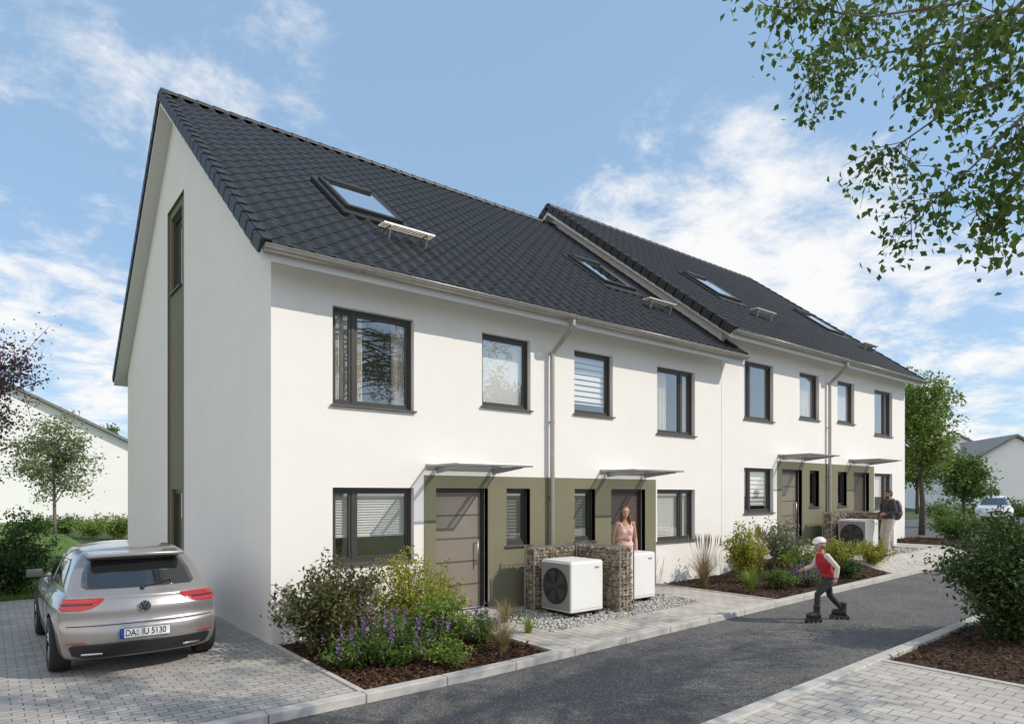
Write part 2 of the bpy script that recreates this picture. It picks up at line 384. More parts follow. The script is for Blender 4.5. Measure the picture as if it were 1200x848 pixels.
def tree(name, label, base, H, cr, ch, cz, tr, n, leaf, mat, bark='bark', seed=1, nl=16, group=None, cat='tree', sig=.1):
    rg = np.random.default_rng(seed); root = thing(name, label, cat, base, 0, group); mb = MB()
    tp = [Vector((rg.normal() * .02 * H * k / 5, rg.normal() * .02 * H * k / 5, H * .88 * k / 5)) for k in range(6)]
    tp[0] = Vector((0, 0, -.1)); mb.tube(tp, [tr * 1.25, tr, tr * .8, tr * .6, tr * .38, tr * .15], 8)
    def tpos(f):
        x = f * 5; i = min(4, int(x)); return tp[i].lerp(tp[i + 1], x - i)
    twigs = []
    for i in range(nl):
        f = .28 + .68 * (i + rg.random()) / nl; st = tpos(min(f, .99))
        a = i * 2.4 + rg.random(); el = rg.uniform(-.55, .95)
        q = .55 + .45 * rg.random(); cc = math.sqrt(max(.05, 1 - el * el))
        en = Vector((math.cos(a) * cr * cc * q, math.sin(a) * cr * cc * q, cz + ch * el * q + (f - .6) * ch * .6))
        mid = st.lerp(en, .5) + Vector((0, 0, .08 * ch)); P = [st, st.lerp(mid, .6), mid, mid.lerp(en, .6), en]
        mb.tube(P, [tr * .4, tr * .3, tr * .22, tr * .14, tr * .06], 6); twigs.append((mid, en))
        for k in range(5):
            b = mid.lerp(en, rg.random() * .9) if k < 3 else st.lerp(mid, .4 + .6 * rg.random()); e2 = b + Vector(rg.normal(size=3)) * cr * .28 + Vector((0, 0, .05 * ch))
            mb.tube([b, b.lerp(e2, .5) + Vector((0, 0, .02)), e2], [tr * .12, tr * .08, tr * .03], 5); twigs.append((b, e2))
    pts = []
    for i in range(n):
        b, e = twigs[int(rg.integers(len(twigs)))]; u = .1 + .95 * rg.random() ** .7
        p = b.lerp(e, u); pts.append(np.array(p) + rg.normal(size=3) * cr * sig)
    mb.build('trunk', M[bark], root, local=True, norm=False, smooth=True)
    leafmesh('crown', pts, leaf * (.6 + .8 * rg.random(n)), mat, root, .6, seed=seed, local=True)
    return root

# ------------------------------------------------------------------ setting
def sheet(name, s0, s1, t0, t1, dz, mat, st=.5, flat=None):
    mb = MB(); ns = max(1, int(math.ceil((s1 - s0) / st))); ntt = max(1, int(math.ceil((t1 - t0) / st)))
    vs = []; fs = []
    for i in range(ns + 1):
        for j in range(ntt + 1):
            s = lerp(s0, s1, i / ns); t = lerp(t0, t1, j / ntt); vs.append((s, t, (zt(s, t) if flat is None else flat) + dz))
    for i in range(ns):
        for j in range(ntt):
            a = i * (ntt + 1) + j; fs.append([a, a + ntt + 1, a + ntt + 2, a + 1])
    mb.add(vs, fs); return mb.build(name, mat, None, norm=False, kind='structure', smooth=True)
mb = MB()
gs = [-400, -120, -60, -30, -12, -3, 0, 1.5, 4, 8, 10.6, 11, 11.4, 11.8, 12.2, 16, 20, 21.5, 22, 22.7, 23.4, 24, 30, 45, 70, 140, 400]
gt = [-400, -120, -50, -20, -9, -6, -3, -2.75, -2.55, -2.35, -2.15, -1.95, 0, 4, 8, 14, 30, 60, 140, 400]
mb.add([(s, t, zt(s, t) - .16) for s in gs for t in gt], [[i * len(gt) + j, (i + 1) * len(gt) + j, (i + 1) * len(gt) + j + 1, i * len(gt) + j + 1] for i in range(len(gs) - 1) for j in range(len(gt) - 1)])
mb.build('ground', M['ground'], norm=False, kind='structure')
sheet('road', -25, 24, -5.66, -2.94, -.075, M['asphalt'])
sheet('far_road', 24.0, 80, -6, 9, -.075, M['asphalt'], 8)
sheet('driveway', -10, .06, -2.8, 7.0, -.004, M['paver'])
sheet('lawn', -60, 0, 7.0, 70, -.02, M['lawn'], 5)
sheet('mulch_bed', .06, 2.78, -2.8, 0, -.03, M['soil'], .2)
sheet('footpath', 2.78, 3.5, -2.8, 0, 0, M['paver2'])
sheet('footpath', 3.5, 7.3, -2.8, -1.95, 0, M['paver2'])
sheet('footpath', 3.5, 7.3, -.35, 0, 0, M['paver2'])
sheet('footpath', 7.3, 8.3, -2.8, 0, 0, M['paver2'])
sheet('gravel_pad', 3.5, 7.3, -1.95, -.35, -.02, M['gravelbase'])
sheet('mulch_bed', 8.3, 13.4, -2.8, 0, -.03, M['soil'], .2)
sheet('footpath', 13.4, 14.3, -2.8, 0, 0, M['paver2'], .25)
sheet('footpath', 14.3, 17.9, -2.8, -1.95, 0, M['paver2'], .25)
sheet('footpath', 14.3, 17.9, -.35, 0, 0, M['paver2'], .25)
sheet('footpath', 17.9, 19.2, -2.8, 0, 0, M['paver2'], .25)
sheet('gravel_pad', 14.3, 17.9, -1.95, -.35, -.02, M['gravelbase'], .25)
sheet('mulch_bed', 19.2, 24, -2.8, 0, -.03, M['soil'], .25)
sheet('pavement', -20, 5.4, -14, -5.8, 0, M['paver2'])
sheet('mulch_bed', 5.4, 13, -10, -5.8, -.03, M['soil'], .4)
sheet('pavement', 13, 24, -14, -5.8, 0, M['paver2'])
def kerb(t0, t1, s0, s1, top=.0, L=1.0):
    mb = MB(lambda x, y, z: (x, y, z + zb(x))); s = s0
    while s < s1 - .01:
        mb.box(s + .004, min(s + L, s1) - .004, t0, t1, -.25, top); s += L
    mb.build('kerb', M['kerb'], kind='structure', bevel=.012)
kerb(-2.95, -2.8, -10, 24, .022); kerb(-5.8, -5.65, -10, 24, .022)
mb = MB(lambda x, y, z: (x, y, z + zt(x, y)))
for (x0, x1, y0, y1) in ((.0, .06, -2.8, -.02), (2.75, 2.81, -2.8, -.02), (8.27, 8.33, -2.8, -.02), (13.37, 13.43, -2.8, -.02)):
    k = 8
    for i in range(k): mb.box(x0, x1, lerp(y0, y1, i / k) + .002, lerp(y0, y1, (i + 1) / k) - .002, -.2, .014)
for i in range(5): mb.box(5.36, 5.44, -5.81 - i * .8, -6.6 - i * .8, -.2, .014)
mb.build('bed_edging', M['kerb'], kind='structure')
def scatter(name, regs, n, L0, L1, mat, seed, dz=0, aspect=.4):
    rg = np.random.default_rng(seed); P = []
    A = [(b - a) * (d - c) for a, b, c, d in regs]; tot = sum(A)
    for (a, b, c, d), ar in zip(regs, A):
        for i in range(int(n * ar / tot)):
            s = rg.uniform(a, b); t = rg.uniform(c, d); P.append((s, t, zt(s, t) + dz + rg.random() * .03))
    D = rg.normal(size=(len(P), 3)); D[:, 2] *= .35
    return leafmesh(name, P, rg.uniform(L0, L1, len(P)), mat, None, aspect, D, 1.5, .1, seed, kind='stuff')
scatter('bark_mulch', [(.08, 2.74, -2.78, -.05)], 9000, .03, .09, M['mulch'], 3, -.025)
scatter('bark_mulch', [(8.35, 13.35, -2.78, -.05), (19.2, 24, -2.78, -.05)], 9000, .03, .1, M['mulch'], 4, -.025)
scatter('bark_mulch', [(5.46, 13, -9, -5.82)], 12000, .03, .09, M['mulch'], 5, -.025)
bm = bmesh.new(); bmesh.ops.create_icosphere(bm, subdivisions=1, radius=1); ICO = ([v.co.copy() for v in bm.verts], [[v.index for v in f.verts] for f in bm.faces]); bm.free()
bm = bmesh.new(); bmesh.ops.create_icosphere(bm, subdivisions=2, radius=1); ICO2 = ([v.co.copy() for v in bm.verts], [[v.index for v in f.verts] for f in bm.faces]); bm.free()
for (a, b, c, d, n, sd) in ((3.5, 7.3, -1.95, -.35, 3800, 1), (14.3, 17.9, -1.95, -.35, 1200, 2)):
    mb = MB(); r = random.Random(sd)
    for i in range(n):
        s = r.uniform(a, b); t = r.uniform(c, d) + (r.random() < .12) * -.06; z = zt(s, t) - .012 + r.random() * .02; k = r.uniform(.012, .026) * (1 if n > 2000 else 1.4)
        e = [r.uniform(.7, 1.3) for _ in range(3)]; q = r.random() * 6
        mb.add([(s + k * e[0] * (v.x * math.cos(q) - v.y * math.sin(q)), t + k * e[1] * (v.x * math.sin(q) + v.y * math.cos(q)), z + k * .7 * v.z) for v in ICO[0]], ICO[1])
    mb.build('gravel', M['pebble'], norm=False, kind='stuff', smooth=True)
rg = np.random.default_rng(9); n = 26000
tt = 7.0 + 24 * rg.random(n) ** 1.6; ss = -rg.random(n) * (3.5 + (tt - 7) * .35) - 0.0
Dg = rg.normal(size=(n, 3)) * .35; Dg[:, 2] = 1
leafmesh('grass', np.stack([ss - .3, tt, np.full(n, -.03)], 1), rg.uniform(.06, .13, n), M['blade'], None, .12, Dg, .2, 0, 9, kind='stuff')

# ------------------------------------------------------------------ houses
PITCH = rad(38); TANP = math.tan(PITCH); EZ = 5.34; OV = .45; DEPTH = 12.0; RIDT = 6.0
SL = (RIDT + OV) / math.cos(PITCH)
def holed(mb, x0, x1, z0, z1, holes, F, depth, mi=0):
    xs = sorted({x0, x1} | {h[0] for h in holes} | {h[1] for h in holes}); zs = sorted({z0, z1} | {h[2] for h in holes} | {h[3] for h in holes})
    xs = [x for x in xs if x0 <= x <= x1]; zs = [z for z in zs if z0 <= z <= z1]
    for i in range(len(xs) - 1):
        for j in range(len(zs) - 1):
            cx = (xs[i] + xs[i + 1]) / 2; cz = (zs[j] + zs[j + 1]) / 2
            if any(h[0] < cx < h[1] and h[2] < cz < h[3] for h in holes): continue
            mb.quad(F(xs[i], 0, zs[j]), F(xs[i + 1], 0, zs[j]), F(xs[i + 1], 0, zs[j + 1]), F(xs[i], 0, zs[j + 1]), mi)
    for a, b, c, d in holes:
        mb.quad(F(a, 0, c), F(a, 0, d), F(a, depth, d), F(a, depth, c), mi); mb.quad(F(b, 0, c), F(b, 0, d), F(b, depth, d), F(b, depth, c), mi)
        mb.quad(F(a, 0, c), F(b, 0, c), F(b, depth, c), F(a, depth, c), mi); mb.quad(F(a, 0, d), F(b, 0, d), F(b, depth, d), F(a, depth, d), mi)
def window(house, F, x0, x1, z0, z1, d=.09, mull=(), inner=None, sill=True, depth=1.2, seed=0):
    fw = .05; mb = MB(F)
    mb.box(x0, x0 + fw, d, d + .08, z0, z1); mb.box(x1 - fw, x1, d, d + .08, z0, z1)
    mb.box(x0 + fw, x1 - fw, d, d + .08, z0, z0 + fw); mb.box(x0 + fw, x1 - fw, d, d + .08, z1 - fw, z1)
    edges = [x0 + fw] + [m for m in mull] + [x1 - fw]; lights = []
    for i, m in enumerate(mull): mb.box(m - .03, m + .03, d + .002, d + .078, z0 + fw, z1 - fw)
    for i in range(len(edges) - 1):
        a = edges[i] + (.03 if i > 0 else 0); b = edges[i + 1] - (.03 if i < len(edges) - 2 else 0); k = .04
        c0, c1 = z0 + fw, z1 - fw
        mb.box(a, a + k, d + .015, d + .07, c0, c1); mb.box(b - k, b, d + .015, d + .07, c0, c1)
        mb.box(a + k, b - k, d + .015, d + .07, c0, c0 + k); mb.box(a + k, b - k, d + .015, d + .07, c1 - k, c1)
        lights.append((a + k, b - k, c0 + k, c1 - k))
    w = mb.build('window', M['frame'], house)
    for a, b, c, e in lights:
        g = MB(F); g.quad((a, d + .04, c), (b, d + .04, c), (b, d + .04, e), (a, d + .04, e)); g.build('pane', M['glass'], w, norm=False)
    if sill:
        s_ = MB(F); s_.box(x0 - .03, x1 + .03, -.05, d - .002, z0 - .028, z0 - .001); s_.build('sill', M['sill'], w)
    r = MB(F); a, b, e = x0 - .25, x1 + .25, d + depth; f0, f1 = z0 - .35, z1 + .12; q = d + .1
    r.quad((a, e, f0), (b, e, f0), (b, e, f1), (a, e, f1)); r.quad((a, q, f0), (a, e, f0), (a, e, f1), (a, q, f1)); r.quad((b, q, f0), (b, e, f0), (b, e, f1), (b, q, f1))
    r.quad((a, q, f0), (b, q, f0), (b, e, f0), (a, e, f0)); r.quad((a, q, f1), (b, q, f1), (b, e, f1), (a, e, f1))
    r.build('room', M['room'], w, norm=False)
    def curt(a, b, par='curtain'):
        cb = MB(F); nn = 40; vs = []
        for i in range(nn + 1):
            x = lerp(a, b, i / nn); dd = d + .15 + .03 * math.sin(i * 1.15) + .01 * math.sin(i * 2.7)
            vs += [(x, dd, z0 + .02), (x, dd, z1)]
        cb.add(vs, [[2 * i, 2 * i + 2, 2 * i + 3, 2 * i + 1] for i in range(nn)]); cb.build('curtain', M['curtain'], w, norm=False, smooth=True)
    def blind(zl, pitch=.04, mat='blind', tilt=.6):
        bb = MB(F); z = z1 - .03
        while z > zl:
            bb.quad((x0 + .06, d + .09, z - pitch * tilt), (x1 - .06, d + .09, z - pitch * tilt), (x1 - .06, d + .115, z + pitch * .35), (x0 + .06, d + .115, z + pitch * .35)); z -= pitch
        bb.box(x0 + .06, x1 - .06, d + .09, d + .12, zl - .03, zl); bb.build('blind', M[mat], w, norm=False)
    if inner == 'curtains': curt(x0 + .05, lerp(x0, x1, .44)); curt(lerp(x0, x1, .80), x1 - .05)
    elif inner == 'curtain': curt(x0 + .05, lerp(x0, x1, .4))
    elif inner == 'sheer': curt(x0 + .05, x1 - .05)
    elif inner == 'roller':
        bb = MB(F); bb.box(x0 + .06, x1 - .06, d + .09, d + .095, z0 + .10, z1); bb.build('roller_blind', M['blind'], w, norm=False)
    elif inner == 'blind_top': blind(lerp(z0, z1, .36))
    elif inner == 'blind': blind(z0 + .06)
    elif inner == 'zebra': blind(lerp(z0, z1, .2), .11, 'blind', .45)
    elif inner == 'darkblind': blind(z0 + .06, .06, 'blindd')
    return w
def tiles(x0, x1, ph, zo, back, house, name):
    W = .30; st = W / 10; nx = max(2, int(round((x1 - x0) / st))); xs = [lerp(x0, x1, i / nx) for i in range(nx + 1)]
    def prof(x):
        u = ((x - ph) / W) % 1.0
        return .060 * math.sin(PI * u / .58) ** 1.0 if u < .58 else -.008 * math.sin(PI * (u - .58) / .42)
    pr = [prof(x) for x in xs]; nc = 24; e = SL / nc; cs, sn = math.cos(PITCH), math.sin(PITCH)
    def P(x, q, h):
        t = -OV + q * cs - sn * h; z = EZ + zo + q * sn + cs * h
        return (x, t if not back else DEPTH - t, z)
    mb = MB()
    for c in range(nc):
        q0 = c * e - .03; q1 = (c + 1) * e + .01
        r0 = [P(x, q0, .046 + p) for x, p in zip(xs, pr)]; r1 = [P(x, q1, .036 + p) for x, p in zip(xs, pr)]
        mb.add(r0 + r1, [[i, i + 1, nx + 2 + i, nx + 1 + i] for i in range(nx)])
        b0 = [P(x, q0, .03 + min(p, 0)) for x, p in zip(xs, pr)]
        mb.add(b0 + r0, [[i, i + 1, nx + 2 + i, nx + 1 + i] for i in range(nx)])
    return mb.build(name, M['tile'], house, norm=False, smooth=True)
def roofslab(mb, x0, x1, zo):
    th = .17; pts = [(-OV, EZ + zo), (RIDT, EZ + zo + (RIDT + OV) * TANP), (DEPTH + OV, EZ + zo), (DEPTH + OV, EZ + zo - th), (RIDT, EZ + zo + (RIDT + OV) * TANP - th / math.cos(PITCH)), (-OV, EZ + zo - th)]
    f = lambda t, z, x: (x, t, z)
    mb.prism([pts[0], pts[1], pts[4], pts[5]], f, x0, x1); mb.prism([pts[1], pts[2], pts[3], pts[4]], f, x0, x1)
def roofF(zo): 
    cs, sn = math.cos(PITCH), math.sin(PITCH)
    return lambda x, q, h: (x, -OV + q * cs - sn * h, EZ + zo + q * sn + cs * h)

def house(label, x0, x1, xo, zo, unit, ph, left_end, right_end, sky_s, step_s, look):
    g0 = -.25
    H = thing('terraced_house', label, 'terraced house', ((x0 + x1) / 2, 0, zt((x0 + x1) / 2, 0)), 0, 'terraced houses of the row')
    F = lambda x, d, z: (x, d, z)
    if unit == 0:
        ups = [(xo + .90, xo + 2.27), (xo + 3.62, xo + 4.72)]; big = (xo + .90, xo + 2.27); sml = (xo + 4.15, xo + 4.70); dr = (xo + 2.68, xo + 3.74); can = (xo + 2.5, xo + 4.0); pan = (xo + 2.46, x1)
    else:
        ups = [(xo + 5.83, xo + 6.92), (xo + 8.33, xo + 9.68)]; big = (xo + 8.33, xo + 9.68); sml = (xo + 5.83, xo + 6.40); dr = (xo + 6.86, xo + 7.92); can = (xo + 6.55, xo + 8.05); pan = (x0, xo + 8.27)
    if unit == 0: zz = [(3.42 + zo, 4.88 + zo), (3.62 + zo, 4.90 + zo)]
    else: zz = [(3.66 + zo, 4.90 + zo), (3.42 + zo, 4.88 + zo)]
    zl = (1.05 + zo, 2.19 + zo); zs_ = (1.17 + zo, 2.19 + zo); zd = (.13 + zo, 2.19 + zo)
    holes = [(a, b, c - .03, d) for (a, b), (c, d) in zip(ups, zz)] + [(big[0], big[1], zl[0] - .03, zl[1]), (sml[0], sml[1], zs_[0] - .03, zs_[1]), (dr[0], dr[1], zd[0], zd[1])]
    wall = MB(); top = EZ + zo + OV * TANP - .19
    holed(wall, x0, x1, g0, top, holes, F, .16)
    wall.quad((x0, DEPTH, g0), (x1, DEPTH, g0), (x1, DEPTH, top), (x0, DEPTH, top))
    zr = lambda t: top + (t if t <= RIDT else DEPTH - t) * TANP
    st0, st1, sz0, sz1 = 5.2, 6.75, .62, 8.22
    if left_end == 'stripe':
        for a, b in ((0, st0), (st1, DEPTH)): 
            for c, d in (((a, b),) if not a < RIDT < b else ((a, RIDT), (RIDT, b))):
                wall.quad((x0, c, g0), (x0, d, g0), (x0, d, zr(d)), (x0, c, zr(c)))
        for a, b in ((st0, RIDT), (RIDT, st1)):
            wall.quad((x0, a, g0), (x0, b, g0), (x0, b, sz0), (x0, a, sz0)); wall.quad((x0, a, sz1), (x0, b, sz1), (x0, b, zr(b)), (x0, a, zr(a)))
    elif left_end: wall.add([(x0, 0, g0), (x0, DEPTH, g0), (x0, DEPTH, top), (x0, RIDT, zr(RIDT)), (x0, 0, top)], [[0, 1, 2, 3, 4]])
    if right_end: wall.add([(x1, 0, g0), (x1, DEPTH, g0), (x1, DEPTH, top), (x1, RIDT, zr(RIDT)), (x1, 0, top)], [[0, 1, 2, 3, 4]])
    wall.build('wall', M['stucco'], H, norm=False)
    if left_end == 'stripe':
        G = lambda x, d, z: (x0 + d, x, z); sp = MB(); dd = .10
        wins = [(5.62, 6.62, 6.42, 8.06), (5.62, 6.62, .72, 2.19)]
        G2 = lambda x, d, z: G(x, d + .05, z)
        holed(sp, st0, st1, sz0, sz1, [(a, b, c - .03, d) for a, b, c, d in wins], G2, .12)
        sp.quad(G(st0, 0, sz0), G(st0, 0, sz1), G(st0, .05, sz1), G(st0, .05, sz0)); sp.quad(G(st1, 0, sz0), G(st1, 0, sz1), G(st1, .05, sz1), G(st1, .05, sz0))
        sp.quad(G(st0, 0, sz1), G(st1, 0, sz1), G(st1, .05, sz1), G(st0, .05, sz1)); sp.quad(G(st0, 0, sz0), G(st1, 0, sz0), G(st1, .05, sz0), G(st0, .05, sz0))
        sp.build('olive_strip', M['olive'], H, norm=False)
        for wv in wins: window(H, G2, *wv, .05, (), 'darkblind')
    pb = MB(); Fp = lambda x, d, z: (x, d - .012, z); ph_ = [(sml[0], sml[1], zs_[0] - .03, zs_[1]), (dr[0], dr[1], zd[0], zd[1])]
    holed(pb, pan[0], pan[1], g0, 2.40 + zo, ph_, Fp, .1)
    a, b, c = pan[0], pan[1], 2.40 + zo
    pb.quad(Fp(a, 0, c), Fp(b, 0, c), Fp(b, .012, c), Fp(a, .012, c))
    for q in ((a,) if unit == 0 else (b,)): pb.quad(Fp(q, 0, g0), Fp(q, 0, c), Fp(q, .012, c), Fp(q, .012, g0))
    pb.build('olive_panel', M['olive'], H, norm=False)
    mu = (lambda a, b: (a + (b - a) * .27,)) ; mr = (lambda a, b: (a + (b - a) * .70,))
    window(H, F, *ups[0], *zz[0], mull=mu(*ups[0]) if unit == 0 else (), inner=look[0])
    window(H, F, *ups[1], *zz[1], mull=mr(*ups[1]) if unit == 1 else (), inner=look[1])
    window(H, F, *big, *zl, mull=(mu if unit == 0 else mr)(*big), inner=look[2])
    window(H, F, *sml, *zs_, inner=look[3])
    # door
    D = MB(); fw = .06; d0 = .10
    D.box(dr[0], dr[0] + fw, d0, d0 + .09, zd[0], zd[1]); D.box(dr[1] - fw, dr[1], d0, d0 + .09, zd[0], zd[1]); D.box(dr[0] + fw, dr[1] - fw, d0, d0 + .09, zd[1] - fw, zd[1])
    fr = MB(); a, b = dr[0] + fw, dr[1] - fw; z = zd[0] + .012
    n5 = 5; hh = (zd[1] - fw - z - .004) / n5
    for i in range(n5): fr.box(a + .006, b - .006, d0 + .03, d0 + .075, z + i * hh + .005, z + (i + 1) * hh - .005)
    fr.box(a + .006, b - .006, d0 + .042, d0 + .07, z, z + n5 * hh)
    door = fr.build('door', M['door'] if look[4] == 'taupe' else M['doord'], H, bevel=.004)
    D.build('door_frame', M['frame'], door)
    hd = MB(); hx = a + .1 if unit else b - .1; hd.tube([(hx, d0 - .03, .85 + zo), (hx, d0 - .03, 1.30 + zo)], .012, 10); hd.tube([(hx, d0 - .03, .9 + zo), (hx, d0 + .03, .9 + zo)], .009, 8); hd.tube([(hx, d0 - .03, 1.25 + zo), (hx, d0 + .03, 1.25 + zo)], .009, 8)
    hd.build('handle', M['alu'], door, smooth=True)
    gl = MB()
    for i in range(1, n5): gl.box(lerp(a, b, .04), lerp(a, b, .96), d0 + .0265, d0 + .031, z + i * hh - .014, z + i * hh + .014)
    gl.build('door_grooves', M['doorl'], door)
    stp = MB(); stp.box(dr[0] - .1, dr[1] + .1, -.5, -.013, zt(dr[0], -.3) - .1, zd[0] - .004); stp.box(dr[0] + .002, dr[1] - .002, -.012, d0 + .1, zd[0] - .06, zd[0] - .002); stp.build('doorstep', M['kerb'], H, bevel=.006)
    # canopy
    cb = MB(); cz = 2.54 + zo
    cb.box(can[0] + .02, can[1] - .02, -.9, -.03, cz + .008, cz + .02); cn = cb.build('canopy', M['canopyglass'], H)
    rl = MB(); rl.box(can[0], can[1], -.92, -.90, cz - .004, cz + .03); rl.box(can[0], can[0] + .02, -.9, -.03, cz - .004, cz + .03); rl.box(can[1] - .02, can[1], -.9, -.03, cz - .004, cz + .03)
    rl.box(can[0], can[1], -.03, -.0125, cz - .04, cz + .05); rl.build('canopy_rim', M['alud'], cn, bevel=.004)
    for x in (lerp(*can, .12), lerp(*can, .88)):
        br = MB(); br.prism([(-.03, cz + .0), (-.03, cz - .11), (-.86, cz - .025), (-.86, cz + .0)], lambda t, z, k: (k, t, z), x - .012, x + .012); br.build('canopy_bracket', M['alud'], cn)
    # roof
    vl = .28 if left_end else 0; vr = .28 if right_end else 0
    rx0, rx1 = x0 - vl, x1 + vr
    rf = tiles(rx0, rx1, ph, zo, False, H, 'roof'); tiles(rx0, rx1, ph, zo, True, H, 'rear_roof')
    sb = MB(); roofslab(sb, rx0, rx1, zo); sb.build('roof_soffit', M['soffit'], rf)
    rc = MB(); x = rx0; zr_ = EZ + zo + (RIDT + OV) * TANP + .04
    while x < rx1 - .02:
        e = min(x + .36, rx1); 
        vs = []
        for xx, rr in ((x, .125), (e + .02 if e < rx1 else e, .11)):
            for j in range(9):
                aa = PI * j / 8; vs.append((xx, RIDT + math.cos(aa) * rr * 1.15, zr_ - .03 + math.sin(aa) * rr))
        rc.add(vs, [[j, j + 1, j + 10, j + 9] for j in range(8)] + [list(range(9)), list(range(9, 18))]); x += .34
    rc.build('ridge_caps', M['verge'], rf, norm=False)
    RF = roofF(zo)
    for side, xx in ((left_end, rx0), (right_end, rx1)):
        if not side: continue
        vb = MB()
        for back in (0, 1):
            n = 24; e = SL / n
            for i in range(n):
                q0, q1 = i * e - .03, (i + 1) * e + .005
                sg = -1 if xx == rx0 else 1
                def bx(xa, xb, h0a, h1a, h0b, h1b):
                    pts = [RF(xa, q0, h0a), RF(xb, q0, h0a), RF(xb, q0, h1a), RF(xa, q0, h1a), RF(xa, q1, h0b), RF(xb, q1, h0b), RF(xb, q1, h1b), RF(xa, q1, h1b)]
                    if back: pts = [(p[0], DEPTH - p[1], p[2]) for p in pts]
                    vb.add(pts, [[0, 1, 2, 3], [4, 5, 6, 7], [0, 1, 5, 4], [3, 2, 6, 7], [1, 2, 6, 5], [0, 3, 7, 4]])
                bx(xx, xx + sg * .035, -.08, .11, -.10, .09)
                bx(xx - sg * .12, xx, .06, .125, .04, .10)
        vb.build('verge_tiles', M['verge'], rf)
    # skylight
    q = (2.34 + OV) / math.cos(PITCH); sl = MB(RF); w2, l2 = .57, .80; hh0, hh1 = .03, .18; a, b, c, d = sky_s - w2, sky_s + w2, q - l2, q + l2
    sl.box(a, a + .09, c, d, hh0, hh1); sl.box(b - .09, b, c, d, hh0, hh1); sl.box(a + .09, b - .09, c, c + .1, hh0, hh1); sl.box(a + .09, b - .09, d - .14, d, hh0, hh1 + .03)
    sl.box(a - .1, b + .1, c - .22, c, .03, .11); sl.box(a - .1, a, c, d + .1, .03, .12); sl.box(b, b + .1, c, d + .1, .03, .12)
    sk = sl.build('skylight', M['verge'], H, bevel=.01)
    gp = MB(RF); gp.quad((a + .09, c + .1, .16), (b - .09, c + .1, .16), (b - .09, d - .14, .16), (a + .09, d - .14, .16)); gp.build('pane', M['glassd'], sk, norm=False)
    bl = MB(RF); bl.quad((a + .09, c + .1, .13), (b - .09, c + .1, .13), (b - .09, d - .14, .13), (a + .09, d - .14, .13)); bl.build('blackout_lining', M['curtain'], sk, norm=False)
    fi = MB(RF); 
    fi.box(a + .09, b - .09, c + .1, c + .14, .08, .165); fi.box(a + .09, a + .12, c + .14, d - .14, .08, .165); fi.box(b - .12, b - .09, c + .14, d - .14, .08, .165); fi.build('sash', M['alu'], sk)
    # roof step with brackets
    qs = (.86 + OV) / math.cos(PITCH); rs = MB(); x = step_s; p = RF(x, qs, .0)
    tz = p[2] + .28; ty = p[1] - .02
    for k in range(4): rs.box(x - .5, x + .5, ty - .12 + k * .065, ty - .08 + k * .065, tz, tz + .03)
    for xx in (x - .36, x + .36):
        rs.tube([(xx, ty + .12, tz - .005), (xx, ty - .12, tz - .005)], .012, 6); rs.tube([(xx, ty - .1, tz), (xx, ty - .02, p[2] + .06)], .012, 6); rs.tube([(xx, ty + .12, tz), (xx, ty + .22, p[2] + .25)], .012, 6)
    rs.build('roof_step', M['zinc'], H)
    # gutter with brackets
    gb = MB(); gx0, gx1 = rx0 + .01, rx1 - (.0 if not right_end else .01); gy, gz = -OV - .075, EZ + zo - .0
    def half(r, x): return [(x, gy + r * math.cos(PI + PI * j / 10), gz + r * math.sin(PI + PI * j / 10)) for j in range(11)]
    o_ = half(.078, gx0) + half(.078, gx1); i_ = half(.07, gx0) + half(.07, gx1)
    fs = [[j, j + 1, j + 12, j + 11] for j in range(10)]
    gb.add(o_, fs); gb.add(i_, fs); gb.add(half(.078, gx0) + half(.07, gx0), fs); gb.add(half(.078, gx1) + half(.07, gx1), fs)
    if left_end: gb.add(half(.075, gx0 + .004), [list(range(11))])
    if right_end: gb.add(half(.075, gx1 - .004), [list(range(11))])
    gb.tube([(gx0, gy - .078, gz), (gx1, gy - .078, gz)], .011, 8)
    x = x0 + .35
    while x < x1 - .1:
        gb.add([(x + dx, gy + .083 * math.cos(PI + PI * j / 8), gz + .083 * math.sin(PI + PI * j / 8)) for dx in (-.015, .015) for j in range(9)], [[j, j + 1, j + 10, j + 9] for j in range(8)]); x += .8
    gb.build('gutter', M['zinc'], H, norm=False, smooth=True)
    if unit == 0:
        px = x1 - .12; dp = MB(); zg = zt(px, -.1)
        dp.tube([(px + .12, gy, gz - .05), (px + .12, gy, gz - .16), (px + .10, gy + .06, gz - .24), (px + .02, -.14, gz - .56), (px, -.085, gz - .64), (px, -.085, gz - .8), (px, -.085, zg - .05)], .043, 14)
        for z in (gz - .62, gz - 1.9, gz - 3.3, gz - 4.6): dp.tube([(px, -.085, z - .025), (px, -.085, z + .025)], .05, 14); dp.box(px - .012, px + .012, -.06, .01, z - .012, z + .012)
        dp.build('downpipe', M['zinc'], H, smooth=False)
    return H
B1, MID, XO2, ZO2, X2 = 10.72, 5.30, 10.8, .56, 21.5
house('nearest white terraced house with an olive strip up its gable wall', 0, MID, 0, 0, 0, 0, 'stripe', False, 2.42, 2.62, ('curtains', 'roller', 'blind_top', 'darkblind', 'taupe'))
house('second white terraced house from the left, with the dark brown front door', MID, B1, 0, 0, 1, 0, False, True, 8.95, 9.45, ('zebra', 'curtains', 'blind', 'darkblind', 'brown'))
house('third white terraced house, left half of the higher far block', B1 + .015, XO2 + MID, XO2, ZO2, 0, 0, True, False, 13.6, 14.0, ('curtain', 'sheer', 'zebra', 'darkblind', 'taupe'))
house('farthest white terraced house, at the right end of the row', XO2 + MID, X2, XO2, ZO2, 1, 0, False, True, 20.0, 20.7, ('blind', 'curtain', 'blind_top', 'darkblind', 'brown'))

